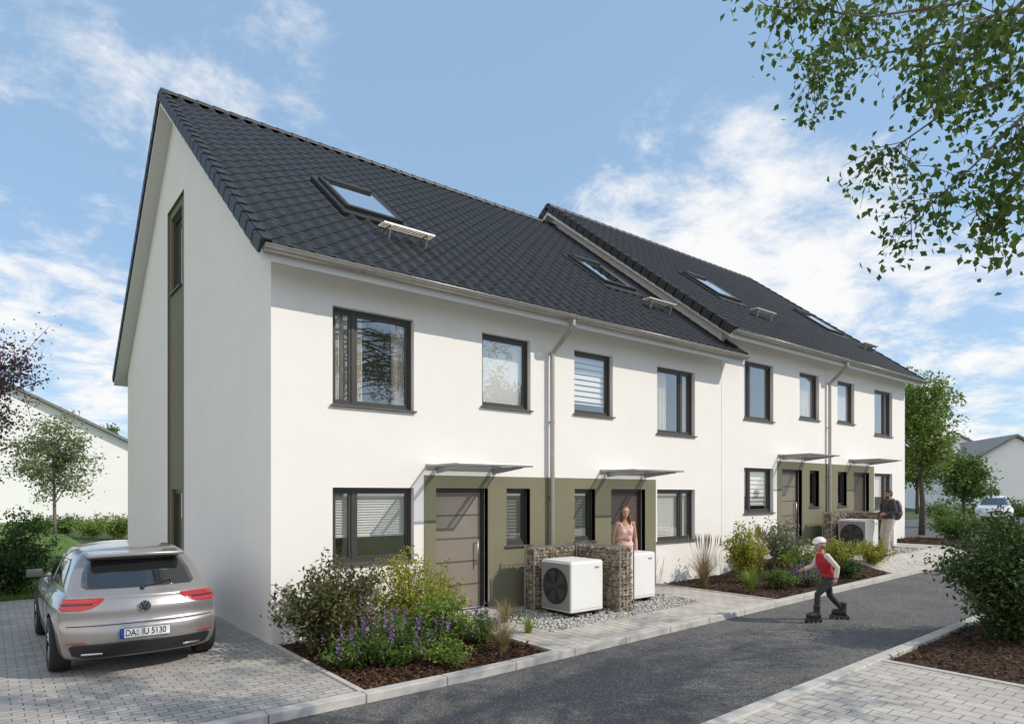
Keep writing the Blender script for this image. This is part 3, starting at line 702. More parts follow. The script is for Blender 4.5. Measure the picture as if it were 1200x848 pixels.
# ------------------------------------------------------------------ gabions and heat pumps
def gabion(label, x0, x1, y0, y1, h, seed):
    r = random.Random(seed); z = zt((x0 + x1) / 2, (y0 + y1) / 2); cx, cy = (x0 + x1) / 2, (y0 + y1) / 2
    G = thing('gabion_wall', label, 'gabion wall', (cx, cy, z - .03), 0, 'gabion walls beside the heat pumps')
    mb = MB(); st = .07; nx = max(2, int((x1 - x0) / st)); ny = max(2, int((y1 - y0) / st)); nz = int(h / (st * .8))
    hx, hy = (x1 - x0) / 2, (y1 - y0) / 2; cl = lambda v, a: max(-a, min(a, v))
    for i in range(nx):
        for j in range(ny):
            for k in range(nz):
                if 0 < i < nx - 1 and 0 < j < ny - 1 and k < nz - 1: continue
                c = Vector((lerp(x0, x1, (i + .5) / nx) - cx, lerp(y0, y1, (j + .5) / ny) - cy, h * (k + .5) / nz)) + Vector((r.uniform(-.014, .014), r.uniform(-.014, .014), r.uniform(-.012, .012)))
                e = [r.uniform(.036, .056), r.uniform(.036, .056), r.uniform(.026, .042)]; R3 = Matrix.Rotation(r.uniform(-.8, .8), 3, 'X') @ Matrix.Rotation(r.uniform(-.8, .8), 3, 'Y') @ Matrix.Rotation(r.random() * 6, 3, 'Z')
                sd = [r.uniform(.68, 1.2) for _ in range(42)]; vs = []
                ox, oy, oz = r.uniform(0, .014), r.uniform(0, .014), r.uniform(0, .012)
                for v, q in zip(ICO2[0], sd):
                    p = c + R3 @ Vector((v.x * e[0] * q, v.y * e[1] * q, v.z * e[2] * q)); vs.append((cl(p.x, hx - ox), cl(p.y, hy - oy), min(h - oz, max(0, p.z))))
                mb.add(vs, ICO2[1])
    mb.build('stones', M['stone'], G, local=True, norm=False)
    cg = MB(); hx += .006; hy += .006; hz = h + .012; s = .1
    def frange(a, b): 
        n = max(1, int(round((b - a) / s))); return [lerp(a, b, i / n) for i in range(n + 1)]
    w = .0035
    for x in frange(-hx, hx):
        for y in (-hy, hy): cg.tube([(x, y, 0), (x, y, hz)], w, 4)
        cg.tube([(x, -hy, hz), (x, hy, hz)], w, 4)
    for y in frange(-hy, hy):
        for x in (-hx, hx): cg.tube([(x, y, 0), (x, y, hz)], w, 4)
        cg.tube([(-hx, y, hz), (hx, y, hz)], w, 4)
    for zz in frange(0, hz): cg.tube([(-hx, -hy, zz), (hx, -hy, zz), (hx, hy, zz), (-hx, hy, zz), (-hx, -hy, zz)], w, 4)
    for x in (-hx, hx):
        for y in (-hy, hy): cg.tube([(x, y, 0), (x, y, hz + .03)], .014, 8)
    cg.build('wire_cage', M['wire'], G, local=True, norm=False)
gabion('tall gabion block of brown stones between the two nearest heat pumps', 5.34, 5.68, -1.62, -.42, 1.12, 1)
gabion('gabion wall of brown stones behind the nearest heat pump', 4.3, 5.30, -.60, -.36, 1.12, 2)
gabion('far gabion block of stones just right of the far fan unit', 16.04, 16.38, -1.62, -.42, 1.12, 3)
gabion('far gabion wall of stones behind the far fan unit', 15.0, 16.0, -.60, -.36, 1.12, 4)
def pump(label, x, y):
    Hp = thing('heat_pump', label, 'heat pump', (x, y, zt(x, y) - .01), 0, 'heat pumps in front of the houses')
    w, d, z0, z1 = .75, .74, .09, .92
    c = MB(); c.box(0, w, 0, d, z0, z1); cas = c.build('casing', M['white'], Hp, local=True, bevel=.025)
    L = MB(); L.box(.02, w - .02, .02, d - .02, z1 + .0005, z1 + .012); L.build('lid', M['white'], cas, local=True, bevel=.004)
    L = MB(); L.box(.05, w - .05, -.003, -.0006, .14, .145); L.box(w - .2, w - .1, -.004, -.0006, .8, .83); L.build('panel_trim', M['pgrey'], cas, local=True)
    L = MB(); L.box(-.012, -.0006, .03, d - .03, .12, .89); L.build('grey_panel', M['pgrey'], cas, local=True, bevel=.005)
    f = MB(); cy, cz, rr = d / 2, .51, .30
    f.lathe([(0, -.014), (rr, -.014), (rr + .004, -.0135)], (0, cy, cz), (1, 0, 0), 32)
    f.build('fan_housing', M['black'], Hp, local=True, norm=False)
    bl = MB()
    for k in range(5):
        a = 2 * PI * k / 5; pts = []
        for q, dx in ((-.35, -.016), (.35, -.022)):
            for r_ in (.05, .16, .27): pts.append((dx, cy + r_ * math.cos(a + q), cz + r_ * math.sin(a + q)))
        bl.add(pts, [[0, 1, 4, 3], [1, 2, 5, 4]])
    bl.lathe([(0, -.026), (.05, -.024), (.055, -.016)], (0, cy, cz), (1, 0, 0), 16); bl.build('fan_blades', M['dgrey'], Hp, local=True, norm=False)
    gr = MB()
    for k in range(1, 9): gr.tube([(-.032, cy + rr * k / 8 * math.cos(2 * PI * j / 32), cz + rr * k / 8 * math.sin(2 * PI * j / 32)) for j in range(33)], .0024, 5, cap=False)
    for k in range(6): a = PI * k / 6; gr.tube([(-.030, cy - rr * math.cos(a), cz - rr * math.sin(a)), (-.030, cy + rr * math.cos(a), cz + rr * math.sin(a))], .0026, 5)
    gr.build('fan_grille', M['dgrey'], Hp, local=True, norm=False)
    for q in (.12, w - .18):
        ft = MB(); ft.box(q, q + .07, .02, d - .02, -.02, z0 + .001); ft.build('foot', M['black'], Hp, local=True)
    return Hp
pump_label = ['white heat pump with grey fan grille nearest the camera', 'white heat pump right of the nearest gabion block, below the woman', 'white heat pump on the far gravel pad beside the man', 'white heat pump on the far pad, behind the man']
p0 = pump(pump_label[0], 4.36, -1.45)
for lab, x, y in ((pump_label[1], 5.98, -1.25), (pump_label[2], 15.16, -1.45), (pump_label[3], 16.75, -1.3)):
    dup(p0, (x, y, zt(x, y) - .01), 0, lab)

# ------------------------------------------------------------------ cars
def lattice(nx, ny, nz, pos):
    idx = {}; vs = []; fs = []
    def v(i, j, k):
        if (i, j, k) not in idx: idx[(i, j, k)] = len(vs); vs.append(pos(i, j, k))
        return idx[(i, j, k)]
    for i in range(nx):
        for j in range(ny):
            fs.append([v(i, j, 0), v(i, j + 1, 0), v(i + 1, j + 1, 0), v(i + 1, j, 0)]); fs.append([v(i, j, nz), v(i + 1, j, nz), v(i + 1, j + 1, nz), v(i, j + 1, nz)])
    for i in range(nx):
        for k in range(nz):
            fs.append([v(i, 0, k), v(i + 1, 0, k), v(i + 1, 0, k + 1), v(i, 0, k + 1)]); fs.append([v(i, ny, k), v(i, ny, k + 1), v(i + 1, ny, k + 1), v(i + 1, ny, k)])
    for j in range(ny):
        for k in range(nz):
            fs.append([v(0, j, k), v(0, j, k + 1), v(0, j + 1, k + 1), v(0, j + 1, k)]); fs.append([v(nx, j, k), v(nx, j + 1, k), v(nx, j + 1, k + 1), v(nx, j, k + 1)])
    return vs, fs
def subd(vs, fs, lv, name, extra=None, mats=()):
    me = bpy.data.meshes.new(name); me.from_pydata(vs, [], fs)
    for m in mats: me.materials.append(m)
    ob = bpy.data.objects.new('tmp', me); C.objects.link(ob); m = ob.modifiers.new('s', 'SUBSURF'); m.levels = lv; m.render_levels = lv
    if extra: extra(ob)
    r = evalmesh(ob, name); bpy.data.objects.remove(ob); return r
def ip(x, tab):
    for (a, b), (c, d) in zip(tab[:-1], tab[1:]):
        if x <= c: return lerp(b, d, min(1, max(0, (x - a) / (c - a))))
    return tab[-1][1]
def textmesh(body, size):
    cu = bpy.data.curves.new('t', 'FONT'); cu.body = body; cu.size = size; cu.align_x = 'CENTER'; cu.align_y = 'CENTER'; cu.offset = .0016
    ob = bpy.data.objects.new('t', cu); C.objects.link(ob); me = evalmesh(ob, 't'); vs = [v.co.copy() for v in me.vertices]; fs = [list(p.vertices) for p in me.polygons]
    bpy.data.objects.remove(ob); return vs, fs
def car(name, label, cat, loc, rotz, paint, sv=1.0, wr=.322, plate=None):
    T = thing(name, label, cat, loc, rotz); Z = lambda z: .18 + (z - .18) * sv
    top = [(0, .945), (.3, .965), (1.5, .945), (2.8, .935), (3.1, .95), (3.5, .91), (3.95, .83), (4.28, .72)]
    XS = [-1, -.93, -.62, 0, .62, .93, 1]; YS = [0, .012, .05, .13, .24, .36, .5, .64, .76, .86, .94, .985, 1]; FR = [0, .06, .22, .40, .515, .545, .66, .76, .80, .90, .97, 1]
    yr = [(0, .16), (.06, .07), (.22, .01), (.40, .0), (.515, .012), (.545, .062), (.66, .068), (.76, .062), (.80, .085), (.90, .12), (1, .22)]
    yf = [(0, 4.05), (.06, 4.2), (.22, 4.27), (.5, 4.28), (.8, 4.22), (1, 4.05)]
    wd = [(0, .78), (.06, .84), (.22, .872), (.40, .882), (.6, .892), (.76, .893), (.80, .878), (.9, .845), (1, .77)]
    nk = len(FR) - 1
    def pos(i, j, k):
        f = FR[k]; a = ip(f, yr); b = ip(f, yf); y = lerp(a, b, YS[j]); X = XS[i]
        w = ip(f, wd) * ip(y, [(0, .92), (.5, .985), (.9, 1), (3.3, 1), (3.9, .96), (4.28, .86)])
        y += .22 * abs(X) ** 3 * (1 - YS[j]) ** 8 - .30 * abs(X) ** 2.4 * YS[j] ** 10
        z = lerp(.19, ip(y, top), f)
        if k == nk: z += .03 * (1 - X * X)
        return (X * w, y, Z(z))
    vs, fs = lattice(6, 12, nk, pos)
    AX = (.80, 3.43)
    def arches(ob):
        cut = MB()
        for y in AX:
            for sg in (-1, 1):
                cut.lathe([(0, 0), (wr + .045, 0), (wr + .045, .6), (0, .6)], (sg * .60, y, wr), (sg, 0, 0), 40)
        me = cut.mesh('cut'); bm = bmesh.new(); bm.from_mesh(me); bmesh.ops.remove_doubles(bm, verts=bm.verts, dist=1e-5); bmesh.ops.recalc_face_normals(bm, faces=bm.faces); bm.to_mesh(me); bm.free()
        me.materials.append(paint); me.materials.append(M['black']); me.polygons.foreach_set('material_index', [1] * len(me.polygons))
        co = bpy.data.objects.new('cut', me); C.objects.link(co); m = ob.modifiers.new('b', 'BOOLEAN'); m.object = co; m.operation = 'DIFFERENCE'; m.solver = 'EXACT'
    low = subd(vs, fs, 2, 'low', arches, (paint, M['black']))
    for o in [o for o in bpy.data.objects if o.name.startswith('cut')]: bpy.data.objects.remove(o)
    GX = [-1, -.9, -.45, 0, .45, .9, 1]; GF = [0, .12, .5, .86, .97, 1]; GY = [0, .025, .1, .3, .5, .7, .9, .975, 1]
    gr = [(0, .12), (.12, .19), (.86, .60), (.97, .70), (1, .84)]; gf = [(0, 3.30), (.12, 3.12), (.86, 2.32), (.97, 2.2), (1, 2.0)]; gw = [(0, .805), (.12, .785), (.5, .715), (.86, .615), (.97, .56), (1, .47)]
    def gpos(i, j, k):
        f = GF[k]; y = lerp(ip(f, gr), ip(f, gf), GY[j]); X = GX[i]
        zr = ip(y, [(.4, 1.35), (.8, 1.395), (1.5, 1.425), (2.1, 1.41), (2.6, 1.37)])
        z = lerp(.88, zr, f) + (.04 * (1 - X * X) if f > .9 else 0)
        y += .18 * abs(X) ** 3 * (1 - GY[j]) ** 6 - .22 * abs(X) ** 3 * GY[j] ** 6
        w = ip(f, gw) * ip(y, [(.0, .90), (.5, .96), (1.1, 1), (2.4, 1), (3.3, .9)])
        return (X * w, y, Z(z))
    vs, fs = lattice(6, 8, 5, gpos); gh = subd(vs, fs, 2, 'gh')
    bm = bmesh.new(); bm.from_mesh(low); bm.from_mesh(gh); bv = BVHTree.FromBMesh(bm)
    me = bpy.data.meshes.new('body'); bm.to_mesh(me); bm.free(); me.materials.append(paint); me.materials.append(M['black'])
    me.polygons.foreach_set('use_smooth', [True] * len(me.polygons))
    body = bpy.data.objects.new('body', me); C.objects.link(body); body.parent = T
    wn = body.modifiers.new('e', 'EDGE_SPLIT'); wn.split_angle = rad(50)
    def patch(nm_, mat, ax, rows, off=.006, m=10, sub=3, parent=body, ln=None):
        rr = []
        for (a, b) in zip(rows[:-1], rows[1:]):
            for q in range(sub): rr.append(tuple(lerp(x, y, q / sub) for x, y in zip(a, b)))
        rr.append(rows[-1]); g = []
        for (u0, u1, v) in rr:
            row = []
            for i in range(m + 1):
                u = lerp(u0, u1, i / m); z = Z(v)
                if ax == 'r': o, d = Vector((u, -3, z)), Vector((0, 1, 0))
                elif ax == 'f': o, d = Vector((u, 8, z)), Vector((0, -1, 0))
                elif ax == 'l': o, d = Vector((-3, u, z)), Vector((1, 0, 0))
                else: o, d = Vector((3, u, z)), Vector((-1, 0, 0))
                h = bv.ray_cast(o, d)
                if h[0] is None: h = bv.find_nearest(o + d * 2.4)
                n_ = h[1] if h[1].dot(d) < 0 else -h[1]
                row.append((h[0] + n_ * off, n_))
            g.append(row)
        mb = MB(); W = m + 1; vs = [tuple(p) for row in g for p, n_ in row]; fs = []
        for i in range(len(g) - 1):
            for j in range(m): fs.append([i * W + j, i * W + j + 1, (i + 1) * W + j + 1, (i + 1) * W + j])
        nv = len(vs); ring = [(0, j) for j in range(W)] + [(i, m) for i in range(1, len(g))] + [(len(g) - 1, j) for j in range(m - 1, -1, -1)] + [(i, 0) for i in range(len(g) - 2, 0, -1)]
        for (i, j) in ring: p, n_ = g[i][j]; vs.append(tuple(p - n_ * (off + .012)))
        for q in range(len(ring)):
            a = ring[q]; b = ring[(q + 1) % len(ring)]; fs.append([a[0] * W + a[1], b[0] * W + b[1], nv + (q + 1) % len(ring), nv + q])
        mb.add(vs, fs); return mb.build(nm_, mat, parent if parent is body else T, smooth=True, local=True)
    T_ = 'part'
    patch('rear_window', M['carglass'], 'r', [(-.55, .55, .985), (-.60, .60, 1.015), (-.575, .575, 1.15), (-.515, .515, 1.275), (-.48, .48, 1.295)], .004, 18, 3, T_)
    for sg in (-1, 1):
        f = lambda a, b: (a * sg, b * sg)
        patch('tail_light', M['tail'], 'r', [(*f(.62, .79), .770), (*f(.52, .818), .79), (*f(.45, .818), .83), (*f(.39, .80), .878), (*f(.40, .79), .895)], .006, 14, 3, T_)
        patch('light_strip', M['taild'], 'r', [(*f(.52, .80), .822), (*f(.47, .80), .846)], .009, 12, 1)
        patch('reflector', M['tail'], 'r', [(*f(.58, .76), .412), (*f(.58, .76), .427)], .010, 6, 1)
        patch('exhaust_trim', M['chrome'], 'r', [(*f(.42, .62), .265), (*f(.42, .62), .283)], .012, 6, 1)
        ax = 'l' if sg < 0 else 'g'
        patch('side_window', M['carglass'], ax, [(.70, 1.70, .985), (.74, 1.70, 1.03), (.90, 1.70, 1.19), (1.08, 1.70, 1.29)], .004, 10, 3, T_)
        patch('side_window', M['carglass'], ax, [(1.77, 2.98, .985), (1.77, 2.90, 1.03), (1.77, 2.58, 1.19), (1.77, 2.30, 1.29)], .004, 10, 3, T_)
        for y0 in (1.05, 1.74, 2.85): patch('door_seam', M['black'], ax, [(y0, y0 + .008, .38), (y0, y0 + .008, .92)], .003, 1, 24)
        patch('sill_trim', M['black'], ax, [(1.2, 3.05, .23), (1.2, 3.05, .29)], .006, 8, 1)
        for y0 in (1.2, 2.0):
            patch('door_handle', paint, ax, [(y0, y0 + .2, .81), (y0, y0 + .2, .84)], .03, 4, 1)
        patch('headlight', M['lamp'], 'f', [(*f(.40, .74), .615), (*f(.38, .77), .66), (*f(.40, .76), .70)], .008, 8, 2, T_)
        mr = MB(); mr.box(-.10, .085, -.045, .055, -.052, .055, M=Matrix.Translation((sg * .93, 2.70, Z(.985)))); mr.box(-.12, .12, -.02, .02, -.02, .0, M=Matrix.Translation((sg * .83, 2.71, Z(.945))))
        mr.build('wing_mirror', M['dgrey'], T, smooth=True, local=True, bevel=.03)
        for wy in AX:
            w = MB(); wx = sg * .885
            w.lathe([(.205, -.0), (.215, .008), (wr - .03, .012), (wr - .008, .0), (wr, -.03), (wr, -.18), (wr - .01, -.2), (.2, -.2)], (wx, wy, wr), (sg, 0, 0), 40)
            tyre = w.build('wheel', M['rubber'], T, smooth=True, local=True)
            r_ = MB(); r_.lathe([(.215, -.005), (.205, -.012), (.195, -.03), (.19, -.12), (0, -.12)], (wx, wy, wr), (sg, 0, 0), 32, 1)
            for k in range(5):
                a0 = 2 * PI * k / 5 + .3
                for da in (-.17, .17):
                    p = lambda r, w_, h: (wx + sg * h, wy + r * math.cos(a0 + da * r / .2) + 0, wr + r * math.sin(a0 + da * r / .2))
                    q = [p(.03, 0, -.02), p(.12, 0, -.016), p(.203, 0, -.012)]; r_.tube(q, [.022, .018, .02], 6)
            r_.lathe([(0, -.008), (.035, -.008), (.05, -.02)], (wx, wy, wr), (sg, 0, 0), 16); r_.build('rim', [M['rim'], M['black']], tyre, local=True, norm=False)
    patch('bumper_diffuser', M['black'], 'r', [(-.60, .60, .225), (-.70, .70, .26), (-.74, .74, .36), (-.70, .70, .395)], .005, 28, 2, T_)
    patch('hatch_seam', M['black'], 'r', [(-.76, .76, .592), (-.76, .76, .600)], .004, 48, 1)
    patch('grille', M['black'], 'f', [(-.55, .55, .28), (-.62, .62, .33), (-.60, .60, .45)], .006, 12, 2, T_)
    patch('upper_grille', M['black'], 'f', [(-.36, .36, .63), (-.37, .37, .67)], .006, 10, 1, T_)
    patch('windscreen', M['carglass'], 'f', [(-.66, .66, .975), (-.62, .62, 1.13), (-.52, .52, 1.32)], .004, 14, 4, T_)
    def spos(i, j, k):
        X = [-1, -.92, 0, .92, 1][i]; y = [.40, .43, .66, .74][j] + .14 * abs(X) ** 3; z = [1.325, 1.346, 1.368][k] + .02 * (1 - X * X) + (.02 if j > 1 else 0); return (X * .53, y, Z(z))
    vs, fs = lattice(4, 3, 2, spos); sp = subd(vs, fs, 2, 'roof_spoiler'); sp.polygons.foreach_set('use_smooth', [True] * len(sp.polygons)); sp.materials.append(paint)
    so = bpy.data.objects.new('roof_spoiler', sp); C.objects.link(so); so.parent = T
    wp = MB()
    def onr(u, v, o=.02):
        h = bv.ray_cast(Vector((u, -3, Z(v))), Vector((0, 1, 0))); return h[0] + Vector((0, -o, 0))
    wp.tube([onr(-.02, .985), onr(.1, 1.01), onr(.33, 1.04)], [.014, .009, .006], 6); wp.tube([onr(.0, .98, .012), onr(0, .98, .035)], .02, 10); wp.build('rear_wiper', M['black'], T, smooth=True, local=True)
    if plate:
        e = onr(0, .78, .012); rr = .062; bd = MB(); bd.lathe([(0, .006), (rr + .002, .006), (rr + .002, -.012)], e, (0, -1, 0), 28); ed = bd.build('emblem', M['black'], T, local=True, norm=False)
        em = MB(); yy = e.y - .008
        em.tube([(e.x + rr * math.cos(2 * PI * k / 28), yy, e.z + rr * math.sin(2 * PI * k / 28)) for k in range(29)], .005, 6, cap=False)
        for pl in ([(-.026, .052), (0, .010), (.026, .052)], [(-.052, .028), (-.024, -.044), (0, .004), (.024, -.044), (.052, .028)]):
            em.tube([(e.x + a, yy, e.z + b) for a, b in pl], .0055, 6)
        em.build('emblem_strokes', M['chrome'], ed, local=True, norm=False)
        py = onr(0, .48, 0).y - .012; z0 = Z(.49); pb = MB(); pb.box(-.262, .262, py, py + .01, z0 - .057, z0 + .057); po = pb.build('license_plate', M['black'], T, local=True, bevel=.004)
        a = MB(); a.box(-.218, .256, py - .004, py - .001, z0 - .051, z0 + .051); a.build('plate_face', M['plate'], po, local=True)
        a = MB(); a.box(-.256, -.2185, py - .004, py - .001, z0 - .051, z0 + .051); a.build('plate_band', M['eublue'], po, local=True)
        for body_, cx, sc in ((plate[0], -.155, .74), (plate[1], .088, .75)):
            tx = MB(); vs, fs = textmesh(body_, .105); tx.add([(cx + v.x * sc, py - .0055, z0 + v.y - .0) for v in vs], fs)
            tx.build('plate_text', M['black'], po, local=True, norm=False)
        a = MB()
        for dz in (-.02, .02): a.lathe([(0, -.0055), (.014, -.0055), (.014, -.003)], (-.084, py, z0 + dz), (0, 1, 0), 14)
        a.build('plate_seals', M['seal'], po, local=True, norm=False)
    return T
car('parked_car', 'silver hatchback parked on the driveway beside the gable wall', 'car', (-1.63, -.55, 0), 0, M['silver'], plate=('DA', 'IU 5130'))
car('parked_car', 'white compact car facing this way at the far end of the road', 'car', (44.0, 3.6, zb(30) - .075), rad(106), M['carwhite'], 1.18, .36)

# ------------------------------------------------------------------ people
def V3(x, y, z): return Vector((x, y, z))
def hand(mb, wr, d, side, curlv, k=1.0):
    d = d.normalized(); side = (side - d * side.dot(d)).normalized(); pal = d.cross(side); pal = pal if pal.dot(curlv) > 0 else -pal
    mb.tube([wr, wr + d * .03 * k, wr + d * .07 * k, wr + d * .09 * k], [.024 * k, .032 * k, .034 * k, .022 * k], 8)
    for i, L in enumerate((.068, .078, .072, .056)):
        b = wr + d * .082 * k + side * (i - 1.5) * .0195 * k * -1; p1 = b + (d * .8 + pal * .3) * L * .55 * k; p2 = p1 + (d * .45 + pal * .75) * L * .5 * k
        mb.tube([b - d * .02 * k, b, p1, p2], [.010 * k, .0105 * k, .0095 * k, .008 * k], 6)
    b = wr + d * .03 * k + side * .03 * k; mb.tube([wr + d * .02 * k, b, b + (d * .8 + side * .6 + pal * .3) * .035 * k, b + (d * 1.0 + side * .5 + pal * .6) * .06 * k], [.014 * k, .014 * k, .011 * k, .009 * k], 6)
def head(mb, c, R3, k=1.0):
    E = lambda p, r: mb.ell(c + R3 @ (Vector(p) * k), [x * k for x in r], R3, 16)
    E((0, .008, .022), (.074, .095, .092)); E((0, -.018, -.035), (.058, .068, .072)); E((0, -.04, -.082), (.032, .035, .028))
    E((0, -.094, -.012), (.012, .018, .02)); E((0, -.084, .012), (.008, .014, .022)); E((0, -.07, .035), (.05, .02, .012))
    for s in (-1, 1): E((s * .075, .012, -.005), (.01, .02, .03))
def faceparts(par, c, R3, k=1.0):
    for s in (-1, 1):
        m = MB(); m.ell(c + R3 @ (V3(s * .03, -.083, .008) * k), (.011 * k, .006 * k, .007 * k), R3, 8); m.build('eye', M['eye'], par, smooth=True, local=True)
    m = MB(); m.ell(c + R3 @ (V3(0, -.086, -.052) * k), (.022 * k, .008 * k, .007 * k), R3, 8); m.build('mouth', M['lip'], par, smooth=True, local=True)
def torso(mb, J, f=0, lo=0, hi=9, k=1.0, fem=False):
    rows = [(J['pel'] + V3(0, 0, -.07) * k, .13, .10), (J['pel'], .165, .115), (J['pel'] + V3(0, 0, .09) * k, .15, .105), (J['wai'], .118 if fem else .142, .085 if fem else .092), (J['che'], .14 if fem else .168, .10 if fem else .112), (J['che'] + V3(0, 0, .1) * k, .15 if fem else .185, .088 if fem else .10), (J['nek'] + V3(0, 0, -.04) * k, .10 if fem else .11, .07), (J['nek'], .052, .052), (J['nek'] + V3(0, 0, .07) * k, .046, .05)]
    sx = J.get('lat', V3(1, 0, 0)); sy = V3(0, 0, 1).cross(sx)
    mb.rings([(c, sx * (rx * k + f), sy * (ry * k + f)) for c, rx, ry in rows[lo:hi]], 20)
def legs(mb, J, f=0, k=1.0, to=1.0, foot=True):
    for s in 'lr':
        h, n, a = J['hip' + s], J['kne' + s], J['ank' + s]; e = n.lerp(a, to)
        m1 = h.lerp(n, .5); c1 = n.lerp(e, .35)
        mb.tube([h + V3(0, 0, .03) * k, m1, n, c1, e], [.088 * k + f, .074 * k + f, .053 * k + f, .054 * k + f, .036 * k + f], 12)
        mb.ell(n, [.053 * k + f] * 3); 
        if foot:
            t = J['toe' + s]; mb.tube([a + V3(0, 0, .01), a.lerp(t, .5) + V3(0, 0, -.01) * k, t], [.04 * k, .042 * k, .03 * k], 10); mb.ell(a - V3(0, 0, .03) * k + (a - t).normalized() * .03 * k, [.036 * k] * 3)
def arms(mb, J, f=0, k=1.0, to=1.0, hands=True):
    for s in 'lr':
        h, e, w = J['sh' + s], J['el' + s], J['wr' + s]; w2 = e.lerp(w, to)
        mb.tube([J['che'].lerp(h, .55) + V3(0, 0, .06) * k, h, h.lerp(e, .5), e, e.lerp(w2, .4), w2], [.05 * k + f, .052 * k + f, .044 * k + f, .036 * k + f, .037 * k + f, (.026 if to > .95 else .032) * k + f], 10)
        mb.ell(h, [.053 * k + f] * 3); mb.ell(e, [.037 * k + f] * 3)
        if hands: hand(mb, w, w - e, J.get('th' + s, V3(0, -1, 0)), J.get('cu' + s, V3(-1 if s == 'l' else 1, 0, 0)), k)
def shoes(par, J, mat, k=1.0):
    for s in 'lr':
        a, t = J['ank' + s], J['toe' + s]; mb = MB(); d = (t - a); d.z = 0; d.normalize()
        b = V3(a.x, a.y, t.z); mb.tube([b - d * .06 * k, b, b.lerp(t, .6), t + d * .03 * k], [.042 * k, .048 * k, .046 * k, .03 * k], 10); mb.tube([a + V3(0, 0, .02) * k, b], [.046 * k, .046 * k], 10)
        remesh(mb, 'shoe', mat, par, .008, 3)
def base(k=1.0, w=1.0, **ov):
    J = {}
    for s, x in (('l', 1), ('r', -1)):
        J['hip' + s] = V3(x * .09, 0, .90); J['kne' + s] = V3(x * .10, -.03, .49); J['ank' + s] = V3(x * .10, .02, .085); J['toe' + s] = V3(x * .12, -.15, .032)
        J['sh' + s] = V3(x * .175 * w, 0, 1.40); J['el' + s] = V3(x * .235 * w, .04, 1.12); J['wr' + s] = V3(x * .245 * w, -.05, .88)
    J['pel'] = V3(0, 0, .94); J['wai'] = V3(0, 0, 1.08); J['che'] = V3(0, 0, 1.25); J['nek'] = V3(0, .01, 1.46); J['hed'] = V3(0, -.01, 1.605)
    J.update(ov)
    return {a: b * k if a[:2] not in ('th', 'cu', 'la') else b for a, b in J.items()}
# woman
sx, sy = 6.42, -.78; W = thing('person', 'person in a pale pink dress with long brown hair behind the gabion', 'person', (sx, sy, zt(sx, sy) - .01), rad(-30))
J = base(1.03, .86, elr=V3(-.22, .0, 1.13), wrr=V3(-.10, -.22, 1.12), thr=V3(0, 0, 1), ell=V3(.22, .05, 1.12), wrl=V3(.20, -.06, .88))
R3 = Matrix.Rotation(rad(-12), 3, 'Z')
mb = MB(); torso(mb, J, 0, fem=True); legs(mb, J); arms(mb, J, -.008); head(mb, J['hed'], R3); mb.ell((.065, -.075, 1.28), (.055, .048, .058)); mb.ell((-.065, -.075, 1.28), (.055, .048, .058))
bd = remesh(mb, 'body', M['skin'], W, .007); faceparts(W, J['hed'], R3)
mb = MB(); torso(mb, J, .012, 0, 6, fem=True); mb.ell((.065, -.075, 1.285), (.067, .06, .07)); mb.ell((-.065, -.075, 1.285), (.067, .06, .07))
mb.rings([(V3(0, 0, 1.11), (.13, 0, 0), (0, .097, 0)), (V3(0, 0, .96), (.182, 0, 0), (0, .132, 0)), (V3(0, 0, .75), (.2, 0, 0), (0, .15, 0)), (V3(0, 0, .55), (.21, 0, 0), (0, .16, 0))], 20)
for s in (-1, 1): mb.tube([(s * .085, -.085, 1.36), (s * .105, -.01, 1.475), (s * .09, .07, 1.36)], .024, 8)
remesh(mb, 'dress', M['dress'], W, .009)
mb = MB(); c = J['hed']; E = lambda p, r: mb.ell(c + R3 @ Vector(p), r, R3, 14)
E((0, .03, .05), (.085, .095, .085)); E((0, .075, -.03), (.085, .05, .12)); E((0, .075, -.16), (.09, .05, .14)); E((.07, .02, -.03), (.028, .055, .1)); E((-.07, .02, -.03), (.028, .055, .1)); E((.078, .0, -.17), (.036, .05, .14)); E((-.078, .0, -.17), (.036, .05, .14))
remesh(mb, 'hair', M['hairb'], W, .008); shoes(W, J, M['creamc'])
# man
MR = rad(-122); sx, sy = 15.66, -1.80; W = thing('person', 'person with dark jacket and light trousers standing by the far heat pump', 'person', (sx, sy, zt(sx, sy)), MR)
J = base(1.0, ell=V3(.25, .02, 1.13), wrl=V3(.15, -.2, 1.08), thl=V3(0, 0, 1), kner=V3(-.10, -.10, .50), ankr=V3(-.11, .12, .085), toer=V3(-.12, -.05, .032), knel=V3(.10, -.10, .50), ankl=V3(.10, -.12, .085), toel=V3(.11, -.29, .032), elr=V3(-.24, -.02, 1.12), wrr=V3(-.16, -.22, 1.02), thr=V3(0, 0, 1))
R3 = Matrix.Rotation(rad(10), 3, 'Z') @ Matrix.Rotation(rad(8), 3, 'X')
mb = MB(); torso(mb, J); legs(mb, J); arms(mb, J); head(mb, J['hed'], R3); remesh(mb, 'body', M['skin2'], W, .007); faceparts(W, J['hed'], R3)
mb = MB(); torso(mb, J, .028, 1, 8); arms(mb, J, .016, 1, .93, False); remesh(mb, 'jacket', M['jackc'], W, .009)
mb = MB(); torso(mb, J, .012, 0, 3); legs(mb, J, .02, 1, .97, False); remesh(mb, 'trousers', M['khaki'], W, .009); shoes(W, J, M['creamc'])
mb = MB(); c = J['hed']; E = lambda p, r: mb.ell(c + R3 @ Vector(p), r, R3, 14); E((0, .02, .055), (.082, .1, .075)); E((0, .06, .0), (.078, .06, .08)); remesh(mb, 'hair', M['hairk'], W, .008)
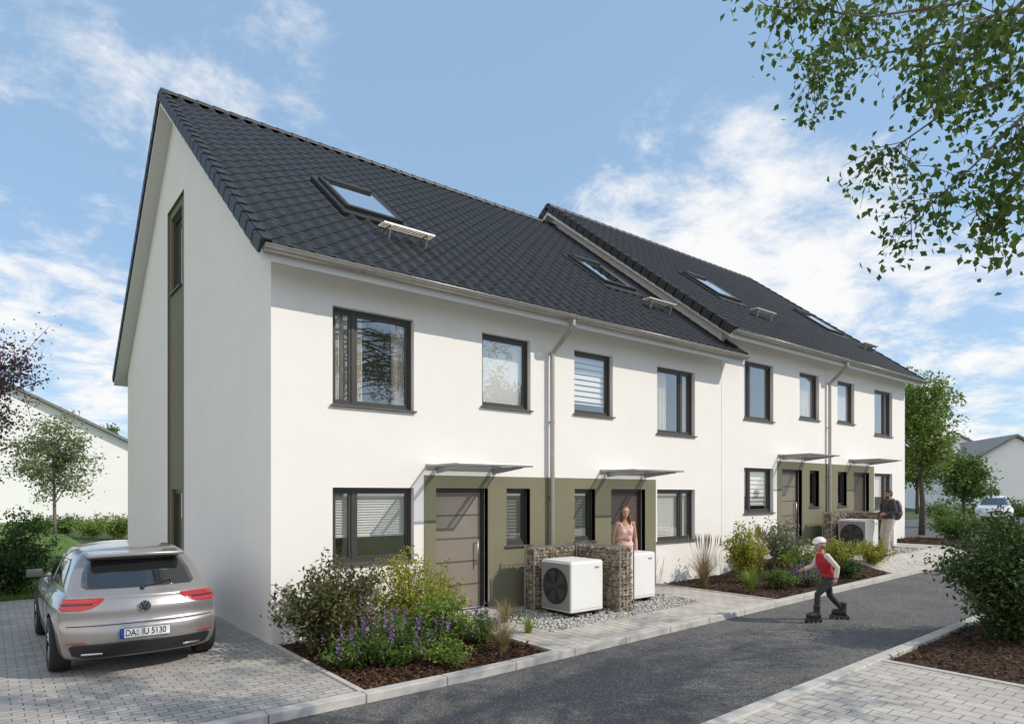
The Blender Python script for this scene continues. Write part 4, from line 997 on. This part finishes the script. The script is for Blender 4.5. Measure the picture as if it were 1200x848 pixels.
mb = MB(); c = J['hed']; E((0, -.045, -.075), (.05, .05, .04)); remesh(mb, 'beard', M['hairk'], W, .008)
bp = thing('backpack', 'dark backpack worn on the back of the person in light trousers', 'backpack', W.location, MR)
mb = MB(); mb.ell((0, .23, 1.2), (.16, .11, .25), None, 16); mb.ell((0, .22, 1.06), (.16, .12, .16), None, 16); mb.ell((0, .32, 1.1), (.1, .06, .12), None, 14); remesh(mb, 'bag', M['dgrey'], bp, .01)
for s in (-1, 1):
    m = MB(); m.tube([(s * .1, .17, 1.36), (s * .11, .06, 1.48), (s * .12, -.06, 1.44), (s * .13, -.135, 1.3), (s * .15, -.09, 1.12), (s * .14, .12, 1.02)], .018, 8); m.build('strap', M['black'], bp, smooth=True, local=True)
# girl on skates
sx, sy = 7.50, -4.12; k = .775; W = thing('person', 'child in red vest and cream helmet on inline skates on the road', 'person', (sx, sy, zb(sx) - .075), rad(-126))
J = base(k, hipl=V3(.09, .02, .88), knel=V3(.13, -.28, .58), ankl=V3(.14, -.30, .20), toel=V3(.15, -.47, .145), hipr=V3(-.09, .02, .88), kner=V3(-.13, .12, .52), ankr=V3(-.16, .42, .20), toer=V3(-.26, .28, .145), pel=V3(0, .02, .92), wai=V3(0, -.03, 1.05), che=V3(0, -.09, 1.22), nek=V3(0, -.13, 1.42), hed=V3(0, -.18, 1.58),
         shl=V3(.165, -.10, 1.36), shr=V3(-.165, -.10, 1.36), ell=V3(.27, .06, 1.14), wrl=V3(.28, .02, .92), elr=V3(-.27, -.16, 1.13), wrr=V3(-.28, -.36, 1.05))
R3 = Matrix.Rotation(rad(22), 3, 'Z') @ Matrix.Rotation(rad(6), 3, 'X'); hk = k * 1.18
mb = MB(); torso(mb, J, 0, k=k, fem=True); legs(mb, J, 0, k); arms(mb, J, 0, k); head(mb, J['hed'], R3, hk); remesh(mb, 'body', M['skin'], W, .006); faceparts(W, J['hed'], R3, hk)
mb = MB(); torso(mb, J, .022, 1, 8, k=k); remesh(mb, 'vest', M['redc'], W, .008)
mb = MB(); arms(mb, J, .012, k, .95, False); remesh(mb, 'sleeves', M['creamc'], W, .007)
mb = MB(); torso(mb, J, .009, 0, 3, k=k); legs(mb, J, .008, k, .95, False); remesh(mb, 'leggings', M['darkc'], W, .007)
mb = MB(); c = J['hed']
mb.ell(c + R3 @ (V3(0, .015, .06) * hk), [x * hk for x in (.102, .124, .09)], R3, 18); mb.ell(c + R3 @ (V3(0, -.085, .05) * hk), [x * hk for x in (.07, .045, .02)], R3, 12)
he = remesh(mb, 'helmet', M['helmet'], W, .008)
st = MB()
for s in (-1, 1): st.tube([c + R3 @ (V3(s * .082, .0, .03) * hk), c + R3 @ (V3(s * .07, -.02, -.05) * hk), c + R3 @ (V3(0, -.045, -.115) * hk)], .005, 6)
st.build('chin_strap', M['black'], he, local=True, smooth=True)
sb_ = MB(); sb_.tube([c + R3 @ (V3(.100 * math.cos(a_ * PI / 12 * 2), .015 + .124 * math.sin(a_ * PI / 12 * 2), .045) * hk) for a_ in range(13)], .009, 6, cap=False); sb_.build('helmet_band', M['redc'], he, local=True, smooth=True)
mb = MB(); E = lambda p, r: mb.ell(c + R3 @ (Vector(p) * hk), [x * hk for x in r], R3, 12); E((0, .075, -.03), (.07, .04, .07)); E((0, .09, -.12), (.045, .03, .1)); E((0, .095, -.2), (.03, .025, .07)); remesh(mb, 'hair', M['hairl'], W, .008)
for s in 'lr':
    a, t = J['ank' + s], J['toe' + s]; d = t - a; d.z = 0; d.normalize(); lat = V3(-d.y, d.x, 0); b = V3(a.x, a.y, .118)
    mb = MB(); mb.tube([a + V3(0, .0, .13), a + V3(0, 0, .03), b + V3(0, 0, .01)], [.056, .052, .056], 12); mb.tube([b - d * .05, b + d * .03, b + d * .12, b + d * .17], [.052, .055, .05, .034], 12)
    sk = remesh(mb, 'inline_skate', M['black'], W, .007, 3)
    fr = MB()
    fr.box(-.07, .185, -.014, .014, .045, .085, M=Matrix(((d.x, lat.x, 0, b.x), (d.y, lat.y, 0, b.y), (0, 0, 1, 0), (0, 0, 0, 1)))); fr.build('skate_frame', M['dgrey'], sk, local=True)
    for i in range(4):
        wl = MB(); cc = b + d * (-.06 + i * .077); wl.lathe([(.008, -.012), (.026, -.012), (.036, -.004), (.036, .004), (.026, .012), (.008, .012)], (cc.x, cc.y, .036), lat, 18); wl.build('skate_wheel', M['rubber'], sk, local=True, norm=False)

# ------------------------------------------------------------------ planting
shrub('shrub', 'broad dark bronze green shrub at the near house corner', .50, -.95, 1.36, .80, M['lf_red'], 2600, .07, 11, ns=36)
shrub('shrub', 'yellow green airy shrub under the nearest ground floor window', 1.75, -.75, 1.3, .66, M['lf_yel'], 1500, .065, 12, ns=32, aspect=.4)
shrub('lavender', 'purple flowering bush at the front of the nearest bed', .85, -1.95, .64, .56, M['lf_mid'], 1500, .055, 13, 'fl_purple', 54, ns=30, spike=True, aspect=.35, stem='stemg', cat='flowering plant')
shrub('shrub', 'rounded mid green shrub beside the purple flowers in the nearest bed', 1.62, -1.75, .84, .56, M['lf_light'], 1800, .06, 14, ns=30)
shrub('lavender', 'smaller purple flowering plant by the near footpath', 2.35, -1.75, .48, .38, M['lf_mid'], 800, .05, 15, 'fl_purple', 28, ns=22, spike=True, aspect=.35, stem='stemg', cat='flowering plant')
shrub('shrub', 'tall thin yellow green shrub left of the nearest front door', 2.4, -.6, 1.1, .40, M['lf_yel'], 700, .055, 16, 'fl_yellow', 40, ns=20, aspect=.4)
shrub('shrub', 'low dark green ground plant at the near bed edge', .38, -1.75, .38, .38, M['lf_mid'], 700, .05, 17, ns=18)
shrub('shrub', 'low yellow green plant at the kerb in front of the purple flowers', 1.35, -2.4, .32, .34, M['lf_light'], 600, .045, 38, ns=18)
grassclump('feathery straw grass at the front corner of the nearest bed', 2.25, -2.35, .5, .38, M['lf_straw'], 220, 37, plume=8)
grassclump('straw coloured grass tuft beside the nearest gravel pad', 3.42, -.9, .42, .35, M['lf_straw'], 160, 18)
grassclump('small green grass tuft on the path edge of the gravel', 3.2, -1.75, .3, .22, M['lf_light'], 120, 19)
grassclump('straw grass clump with plumes left of the second bed', 8.75, -.9, .95, .55, M['lf_straw'], 300, 20, plume=18)
grassclump('green grass clump at the front left of the second bed', 8.9, -1.9, .55, .4, M['lf_light'], 240, 21)
grassclump('tall straw grass clump in the middle of the second bed', 10.9, -.9, 1.0, .5, M['lf_straw'], 260, 36, plume=16)
shrub('shrub', 'tall yellow green shrub in the second bed', 10.0, -1.1, 1.3, .55, M['lf_yel'], 1500, .07, 22, ns=28, aspect=.45)
shrub('shrub', 'grey green twiggy shrub below the third house window', 11.9, -.85, 1.1, .7, M['lf_grey'], 1500, .065, 23, 'fl_pink', 60, ns=30)
shrub('shrub', 'low mid green mound in the second bed', 9.75, -2.05, .42, .42, M['lf_mid'], 900, .05, 24, 'fl_pink', 30, ns=20)
shrub('lavender', 'purple flowering plant in the second bed near the kerb', 10.5, -2.3, .45, .4, M['lf_grey'], 800, .05, 25, 'fl_purple', 36, ns=20, spike=True, aspect=.35, stem='stemg', cat='flowering plant')
shrub('shrub', 'bright green rounded shrub behind the purple plant of the second bed', 11.2, -1.75, .8, .52, M['lf_light'], 1300, .06, 26, ns=26)
shrub('shrub', 'yellow green low shrub left of the child in the second bed', 12.6, -1.9, .7, .55, M['lf_yel'], 1200, .055, 27, ns=26)
shrub('shrub', 'dark green low shrub at the kerb of the second bed', 11.9, -2.45, .4, .4, M['lf_dark'], 800, .05, 28, ns=20)
shrub('shrub', 'yellow flowering low shrub in front of the far heat pump', 13.75, -2.2, .58, .5, M['lf_yel'], 1200, .055, 29, 'fl_yellow', 50, ns=26)
shrub('shrub', 'green shrub beyond the end of the row by the road', 22.6, -1.2, 1.3, .9, M['lf_mid'], 1500, .09, 30, ns=26)
shrub('shrub', 'yellow green shrub at the far end of the kerb', 23.3, -2.4, .85, .7, M['lf_light'], 1000, .08, 31, ns=22)
shrub('shrub', 'large dark shrub in the mulch bed right of the road', 7.9, -6.45, 1.7, 1.05, M['lf_dark'], 5600, .065, 32, ns=60)
shrub('shrub', 'second dark shrub at the right edge of the mulch bed', 8.9, -7.3, 1.85, .95, M['lf_dark'], 3800, .065, 33, ns=46)
shrub('shrub', 'dense dark green shrub at the left edge of the lawn', -2.75, 7.9, 1.75, .95, M['lf_dark'], 3400, .075, 35, ns=40)
hl = ['green bush on the lawn left of the young tree', 'dark bush on the lawn under the young tree', 'light green bush on the lawn right of the young tree', 'bush on the lawn behind the silver car, nearest the gable wall']
for i, (u, Y, h, r, m) in enumerate(((42, 36, 1.1, 1.2, 'lf_mid'), (75, 35, 1.0, 1.1, 'lf_mid'), (108, 33, 1.2, 1.2, 'lf_light'), (140, 32, 1.3, 1.0, 'lf_light'))):
    p = at(u, 600, Y); shrub('bush', hl[i], p.x, p.y, h, r, M[m], 1600, .11, 40 + i, z=-.02, ns=26, cat='bush', group='bushes on the lawn', dens=1.6)
p = at(64, 600, 34); tree('young_tree', 'young light green tree with slim trunk on the lawn', (p.x, p.y, -.02), 6.2, 2.0, 1.9, 4.1, .08, 6500, .15, M['lf_pale'], 'birchbark', 51, 22)
p = at(-45, 600, 19); tree('plum_tree', 'dark purple leaved tree at the left edge', (p.x, p.y, 0), 6.6, 2.6, 2.0, 5.0, .12, 7000, .10, M['lf_plum'], 'bark', 52, 20, sig=.08)
p = at(1080, 600, 28); tree('tree', 'bright green tree just beyond the end of the row', (p.x, p.y, zb(30) - .1), 7.8, 1.6, 2.8, 4.6, .11, 10000, .14, M['lf_light'], 'bark', 53, 30)
p = at(1130, 600, 34); tree('tree', 'small round dark green tree on the verge beside the far road', (p.x, p.y, zb(30) - .1), 4.0, 1.4, 1.3, 2.4, .09, 6500, .14, M['lf_mid'], 'bark', 54, 22)
p = at(132, 560, 75); tree('tree', 'tree between the two pale houses in the left distance', (p.x, p.y, -.1), 10.5, 3.0, 3.6, 6.5, .2, 5000, .3, M['lf_mid'], 'bark', 55, 16)
p = at(1075, 600, 60); tree('tree', 'far tree behind the end of the row', (p.x, p.y, .2), 7, 2.5, 2.6, 4.2, .15, 4000, .25, M['lf_mid'], 'bark', 57, 14)
# foreground birch, trunk outside the frame on the right
rg = np.random.default_rng(77); root = thing('birch_tree', 'leafy birch branches hanging in at the upper right', 'tree', (6.4, -12.2, zb(6.4)), 0); ro = Vector(root.location)
tb = MB(); trk = [Vector((0, 0, -.1)), Vector((.05, .1, 2)), Vector((-.05, .3, 4)), Vector((.0, .5, 6)), Vector((-.1, .6, 8)), Vector((-.1, .7, 9.5))]
tb.tube(trk, [.2, .16, .14, .11, .07, .03], 10)
LP = []; LD = []
def leafy(a, b, n, sg=.07):
    for i in range(n):
        u = rg.random(); p = a.lerp(b, u) + Vector(rg.normal(size=3) * sg); LP.append(tuple(p)); d = rg.normal(size=3); d[2] -= .9; LD.append(d)
def twiggy(path, n, reach, leaves):
    for i in range(n):
        x = (.12 + .88 * rg.random()) * (len(path) - 1); k = min(len(path) - 2, int(x)); b = path[k].lerp(path[k + 1], x - k)
        d = (path[k + 1] - path[k]).normalized() * .5 + Vector(rg.normal(size=3)) * .6; d.z -= .2; d.normalize(); e = b + d * reach * (.4 + rg.random() * .8) + Vector((0, 0, -.04))
        m = b.lerp(e, .5) + Vector((0, 0, .04)); tb.tube([b, m, e], [.004, .003, .0015], 5); leafy(b.lerp(e, .2), e, leaves)
brs = [[(1210, -60, 4.6), (1120, 5, 4.8), (1020, 20, 5.0), (940, 10, 5.2), (900, 8, 5.3)], [(1230, 30, 5.0), (1130, 45, 5.1), (1050, 60, 5.3), (975, 75, 5.5), (950, 85, 5.6)],
       [(1240, 50, 4.7), (1170, 95, 4.9), (1110, 130, 5.1), (1060, 165, 5.3), (1020, 195, 5.4)], [(1240, 90, 4.5), (1190, 145, 4.7), (1140, 195, 4.8), (1095, 235, 5.0), (1062, 262, 5.1)],
       [(1230, -80, 5.4), (1150, -40, 5.6), (1060, -20, 5.8), (1000, 20, 6.0), (980, 60, 6.1)], [(1250, 150, 4.4), (1215, 200, 4.5), (1185, 235, 4.5), (1155, 265, 4.6)], [(1240, -40, 4.0), (1190, 10, 4.1), (1130, 30, 4.2), (1100, 90, 4.3)], [(1240, -20, 4.9), (1180, 40, 4.9), (1120, 75, 5.0), (1070, 110, 5.1)]]
for bi, br in enumerate(brs):
    P = [at(*q) - ro for q in br]; st = trk[3].lerp(trk[4], rg.random()) ; P = [st, st.lerp(P[0], .55) + Vector((0, 0, .3))] + P
    tb.tube(P, [.05, .03, .016, .011, .008, .006, .003][:len(P)], 7); twiggy(P[2:], 28 if bi < 5 else 18, .42, 20); twiggy(P[:3], 8, .6, 18)
for i in range(14):
    st = trk[2].lerp(trk[5], rg.random()); a = rg.random() * 2 * PI; e = st + Vector((math.cos(a) * 2.4, math.sin(a) * 2.4, rg.uniform(-.4, 1.2)))
    w = e + ro - CAM; Yc = w.dot(FW); Xc = w.dot(RT)
    if Yc > .3 and abs(Xc / Yc) < 1.05 : continue
    P = [st, st.lerp(e, .5) + Vector((0, 0, .25)), e]; tb.tube(P, [.025, .015, .005], 6); twiggy(P, 14, .6, 22)
# the far side of the crown: long limbs over the road, right of the frame (they throw the dappled shade)
for i in range(26):
    st = trk[2].lerp(trk[4], .3 + .7 * rg.random()); e = Vector((rg.uniform(7.2, 12.0), rg.uniform(-11.2, -9.0), rg.uniform(5.0, 7.4))) - ro
    w = e + ro - CAM; Yc = w.dot(FW); Xc = w.dot(RT)
    if Yc > .3 and abs(Xc / Yc) < .98: continue
    P = [st, st.lerp(e, .35) + Vector((0, 0, .3)), st.lerp(e, .7) + Vector((0, 0, .2)), e]; tb.tube(P, [.035, .022, .013, .005], 6); twiggy(P[1:], 16, .6, 20)
tb.build('trunk', M['birchbark'], root, local=True, norm=False, smooth=True)
leafmesh('crown', LP, .045 + .035 * rg.random(len(LP)), M['lf_birch'], root, .68, np.array(LD), .3, seed=5, local=True)
tree('tree', 'leafy tree across the street, outside the frame on the right', (17, -17, .2), 8.5, 2.6, 3.0, 5.2, .15, 5500, .18, M['lf_mid'], 'bark', 60, 18)

# ------------------------------------------------------------------ distant houses
def bghouse(label, p, rot, w, d, eave, ridge, wins, ov=.4):
    H = thing('house', label, 'house', (p.x, p.y, p.z), rot, 'pale houses in the distance')
    m = MB(); m.add([(-w / 2, 0, -.3), (w / 2, 0, -.3), (w / 2, 0, eave), (0, 0, ridge), (-w / 2, 0, eave)], [[0, 1, 2, 3, 4]]); m.add([(-w / 2, d, -.3), (w / 2, d, -.3), (w / 2, d, eave), (0, d, ridge), (-w / 2, d, eave)], [[0, 1, 2, 3, 4]])
    for x in (-w / 2, w / 2): m.quad((x, 0, -.3), (x, d, -.3), (x, d, eave), (x, 0, eave))
    m.build('wall', M['bgwall'], H, local=True, norm=False)
    r = MB(); sl = (ridge - eave) / (w / 2); th = .22
    for s in (-1, 1):
        x1 = s * (w / 2 + ov); z1 = eave - ov * sl
        r.prism([(0, ridge + .05), (x1, z1 + .05), (x1, z1 + .05 + th), (0, ridge + .05 + th)], lambda a, b, k: (a, k, b), -ov, d + ov)
    rf = r.build('roof', M['bgroof'], H, local=True)
    c = MB(); c.box(-w * .2 - .6, -w * .2, d * .6, d * .6 + .6, ridge - 2.5, ridge + .9); c.build('chimney', M['bgwall'], rf, local=True)
    for (x, z, ww, hh) in wins:
        f = MB(); f.box(x - ww / 2 - .08, x + ww / 2 + .08, -.05, -.004, z - .08, z + hh + .08); fr = f.build('window', M['white'], H, local=True)
        g = MB(); g.box(x - ww / 2, x - .04, -.06, -.051, z, z + hh); g.box(x + .04, x + ww / 2, -.06, -.051, z, z + hh); g.build('pane', M['bgglass'], fr, local=True)
    return H
p = at(6, 600, 48); p.z = -.15; bghouse('large pale gabled house in the left background behind the young tree', p, rad(-10), 16, 14, 6.1, 10.2, [(-2, 1, 1.4, 1.4), (-5, 1, 1.4, 1.4), (-2, 4, 1.4, 1.4), (-5, 4, 1.4, 1.4)])
p = at(146, 600, 70); p.z = -.15; bghouse('smaller pale house with dark roof between the left house and the gable', p, rad(25), 9, 12, 5.2, 7.6, [(-1, 1, 1.2, 1.2)])
p = at(1122, 600, 76); p.z = .2; bghouse('pale house with grey roof in the right distance behind the small tree', p, rad(-62), 8, 11, 6.0, 8.6, [(-2, 1, 1.2, 1.3), (2, 1, 1.2, 1.3), (-2, 3.6, 1.2, 1.2), (2, 3.6, 1.2, 1.2)])
p = at(1190, 600, 64); p.z = .2; bghouse('pale house with grey roof at the right edge behind the white car', p, rad(-50), 9, 12, 4.6, 7.4, [(-2, 1, 1.2, 1.3), (2, 1, 1.2, 1.3)])
for i, (u, Y, h, r) in enumerate(((1105, 48, 1.6, 1.6), (1150, 52, 1.5, 1.8), (1195, 50, 1.5, 1.8))):
    p = at(u, 600, Y); shrub('bush', ['far hedge bush left of the white car', 'far hedge bush behind the white car', 'far hedge bush right of the white car'][i], p.x, p.y, h, r, M['lf_mid'], 900, .2, 70 + i, z=.2, ns=20, cat='bush', group='far hedge bushes', dens=1.5)

# ------------------------------------------------------------------ light, sky, camera
EL = rad(38); AZ = rad(40)
sd = Vector((math.sin(AZ) * math.cos(EL), -math.cos(AZ) * math.cos(EL), math.sin(EL)))
lt = bpy.data.lights.new('sun', 'SUN'); lt.energy = 3.6; lt.angle = rad(.5); lt.color = (1, .905, .77)
lo = bpy.data.objects.new('sun', lt); C.objects.link(lo); lo.rotation_euler = sd.to_track_quat('Z', 'Y').to_euler(); lo.location = (10, -10, 20)
w = bpy.data.worlds.new('World'); SC.world = w; w.use_nodes = True; nt = w.node_tree; N = nt.nodes; L = nt.links
bg = N['Background']; bg.inputs[1].default_value = .15
sky = N.new('ShaderNodeTexSky'); sky.sky_type = 'NISHITA'; sky.sun_disc = False; sky.sun_elevation = EL; sky.sun_rotation = math.atan2(sd.x, sd.y); sky.air_density = 1.0; sky.dust_density = .6; sky.ozone_density = 1.6
tc = N.new('ShaderNodeTexCoord'); sx_ = N.new('ShaderNodeSeparateXYZ'); L.new(tc.outputs['Generated'], sx_.inputs[0])
def math_(op, a, b=None, clamp=False):
    n = N.new('ShaderNodeMath'); n.operation = op; n.use_clamp = clamp
    for i, x in enumerate((a, b)):
        if x is None: continue
        if isinstance(x, (int, float)): n.inputs[i].default_value = x
        else: L.new(x, n.inputs[i])
    return n.outputs[0]
def mixc(f, a, b):
    mx = N.new('ShaderNodeMix'); mx.data_type = 'RGBA'
    for i, x in ((0, f), (6, a), (7, b)):
        if isinstance(x, (int, float, tuple)): mx.inputs[i].default_value = x
        else: L.new(x, mx.inputs[i])
    return mx.outputs[2]
zz = math_('ADD', math_('MAXIMUM', sx_.outputs[2], 0), .22)
cb = N.new('ShaderNodeCombineXYZ'); L.new(math_('DIVIDE', sx_.outputs[0], zz), cb.inputs[0]); L.new(math_('DIVIDE', sx_.outputs[1], zz), cb.inputs[1])
def noise_(sc, det, ro, off, di=.0):
    mp = N.new('ShaderNodeMapping'); mp.inputs['Location'].default_value = off; L.new(cb.outputs[0], mp.inputs[0])
    n = N.new('ShaderNodeTexNoise'); n.inputs['Scale'].default_value = sc; n.inputs['Detail'].default_value = det; n.inputs['Roughness'].default_value = ro; n.inputs['Distortion'].default_value = di; L.new(mp.outputs[0], n.inputs['Vector']); return n.outputs['Fac']
n1 = noise_(4.2, 11, .64, (3.1, 1.7, 0), .25)
def blobd(d, c0, c1, wgt):
    vm = N.new('ShaderNodeVectorMath'); vm.operation = 'DOT_PRODUCT'; L.new(tc.outputs['Generated'], vm.inputs[0]); vm.inputs[1].default_value = d.normalized()
    mr = N.new('ShaderNodeMapRange'); mr.interpolation_type = 'SMOOTHSTEP'; mr.inputs[1].default_value = math.cos(rad(c0)); mr.inputs[2].default_value = math.cos(rad(c1)); mr.inputs[3].default_value = 0; mr.inputs[4].default_value = wgt
    L.new(vm.outputs['Value'], mr.inputs[0]); return mr.outputs[0]
def blob(u, v, c0, c1, wgt): return blobd(RT * ((u - 600) / FPX) + FW + Vector((0, 0, (578 - v) / FPX)), c0, c1, wgt)
tot = n1
for b in ((220, 80, 19, 2, .10), (60, 430, 12, 2, .17), (800, 250, 12, 2, .19), (930, 280, 11, 2, .2), (1100, 390, 15, 2, .17), (1000, 60, 25, 5, -.08), (560, 120, 14, 3, -.12)):
    tot = math_('ADD', tot, blob(*b))
tot = math_('ADD', tot, blobd(Vector((-1, -.35, .35)), 68, 18, .48))  # white cloud bank added out of view, behind left, to brighten the gable
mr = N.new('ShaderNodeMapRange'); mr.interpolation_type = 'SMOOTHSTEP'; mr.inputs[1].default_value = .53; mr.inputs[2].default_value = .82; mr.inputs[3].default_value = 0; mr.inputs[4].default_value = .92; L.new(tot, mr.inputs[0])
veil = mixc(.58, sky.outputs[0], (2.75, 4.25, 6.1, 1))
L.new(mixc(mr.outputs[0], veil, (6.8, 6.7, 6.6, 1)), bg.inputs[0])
cam = bpy.data.cameras.new('camera'); co = bpy.data.objects.new('camera', cam); C.objects.link(co); SC.camera = co
ZX, ZY, ZK = 600, 424, 1.0
co.location = CAM; co.rotation_euler = (rad(90), 0, -math.atan2(.623, .782)); cam.sensor_width = 36; cam.lens = 36 * FPX / 1200 * ZK; cam.shift_x = (ZX - 600) / 1200 * ZK; cam.shift_y = (578 - ZY) / 1200 * ZK; cam.clip_end = 2000; cam.clip_start = .05
SC.view_settings.view_transform = 'Standard'; SC.view_settings.look = 'None'; SC.view_settings.exposure = 0; SC.view_settings.gamma = 1
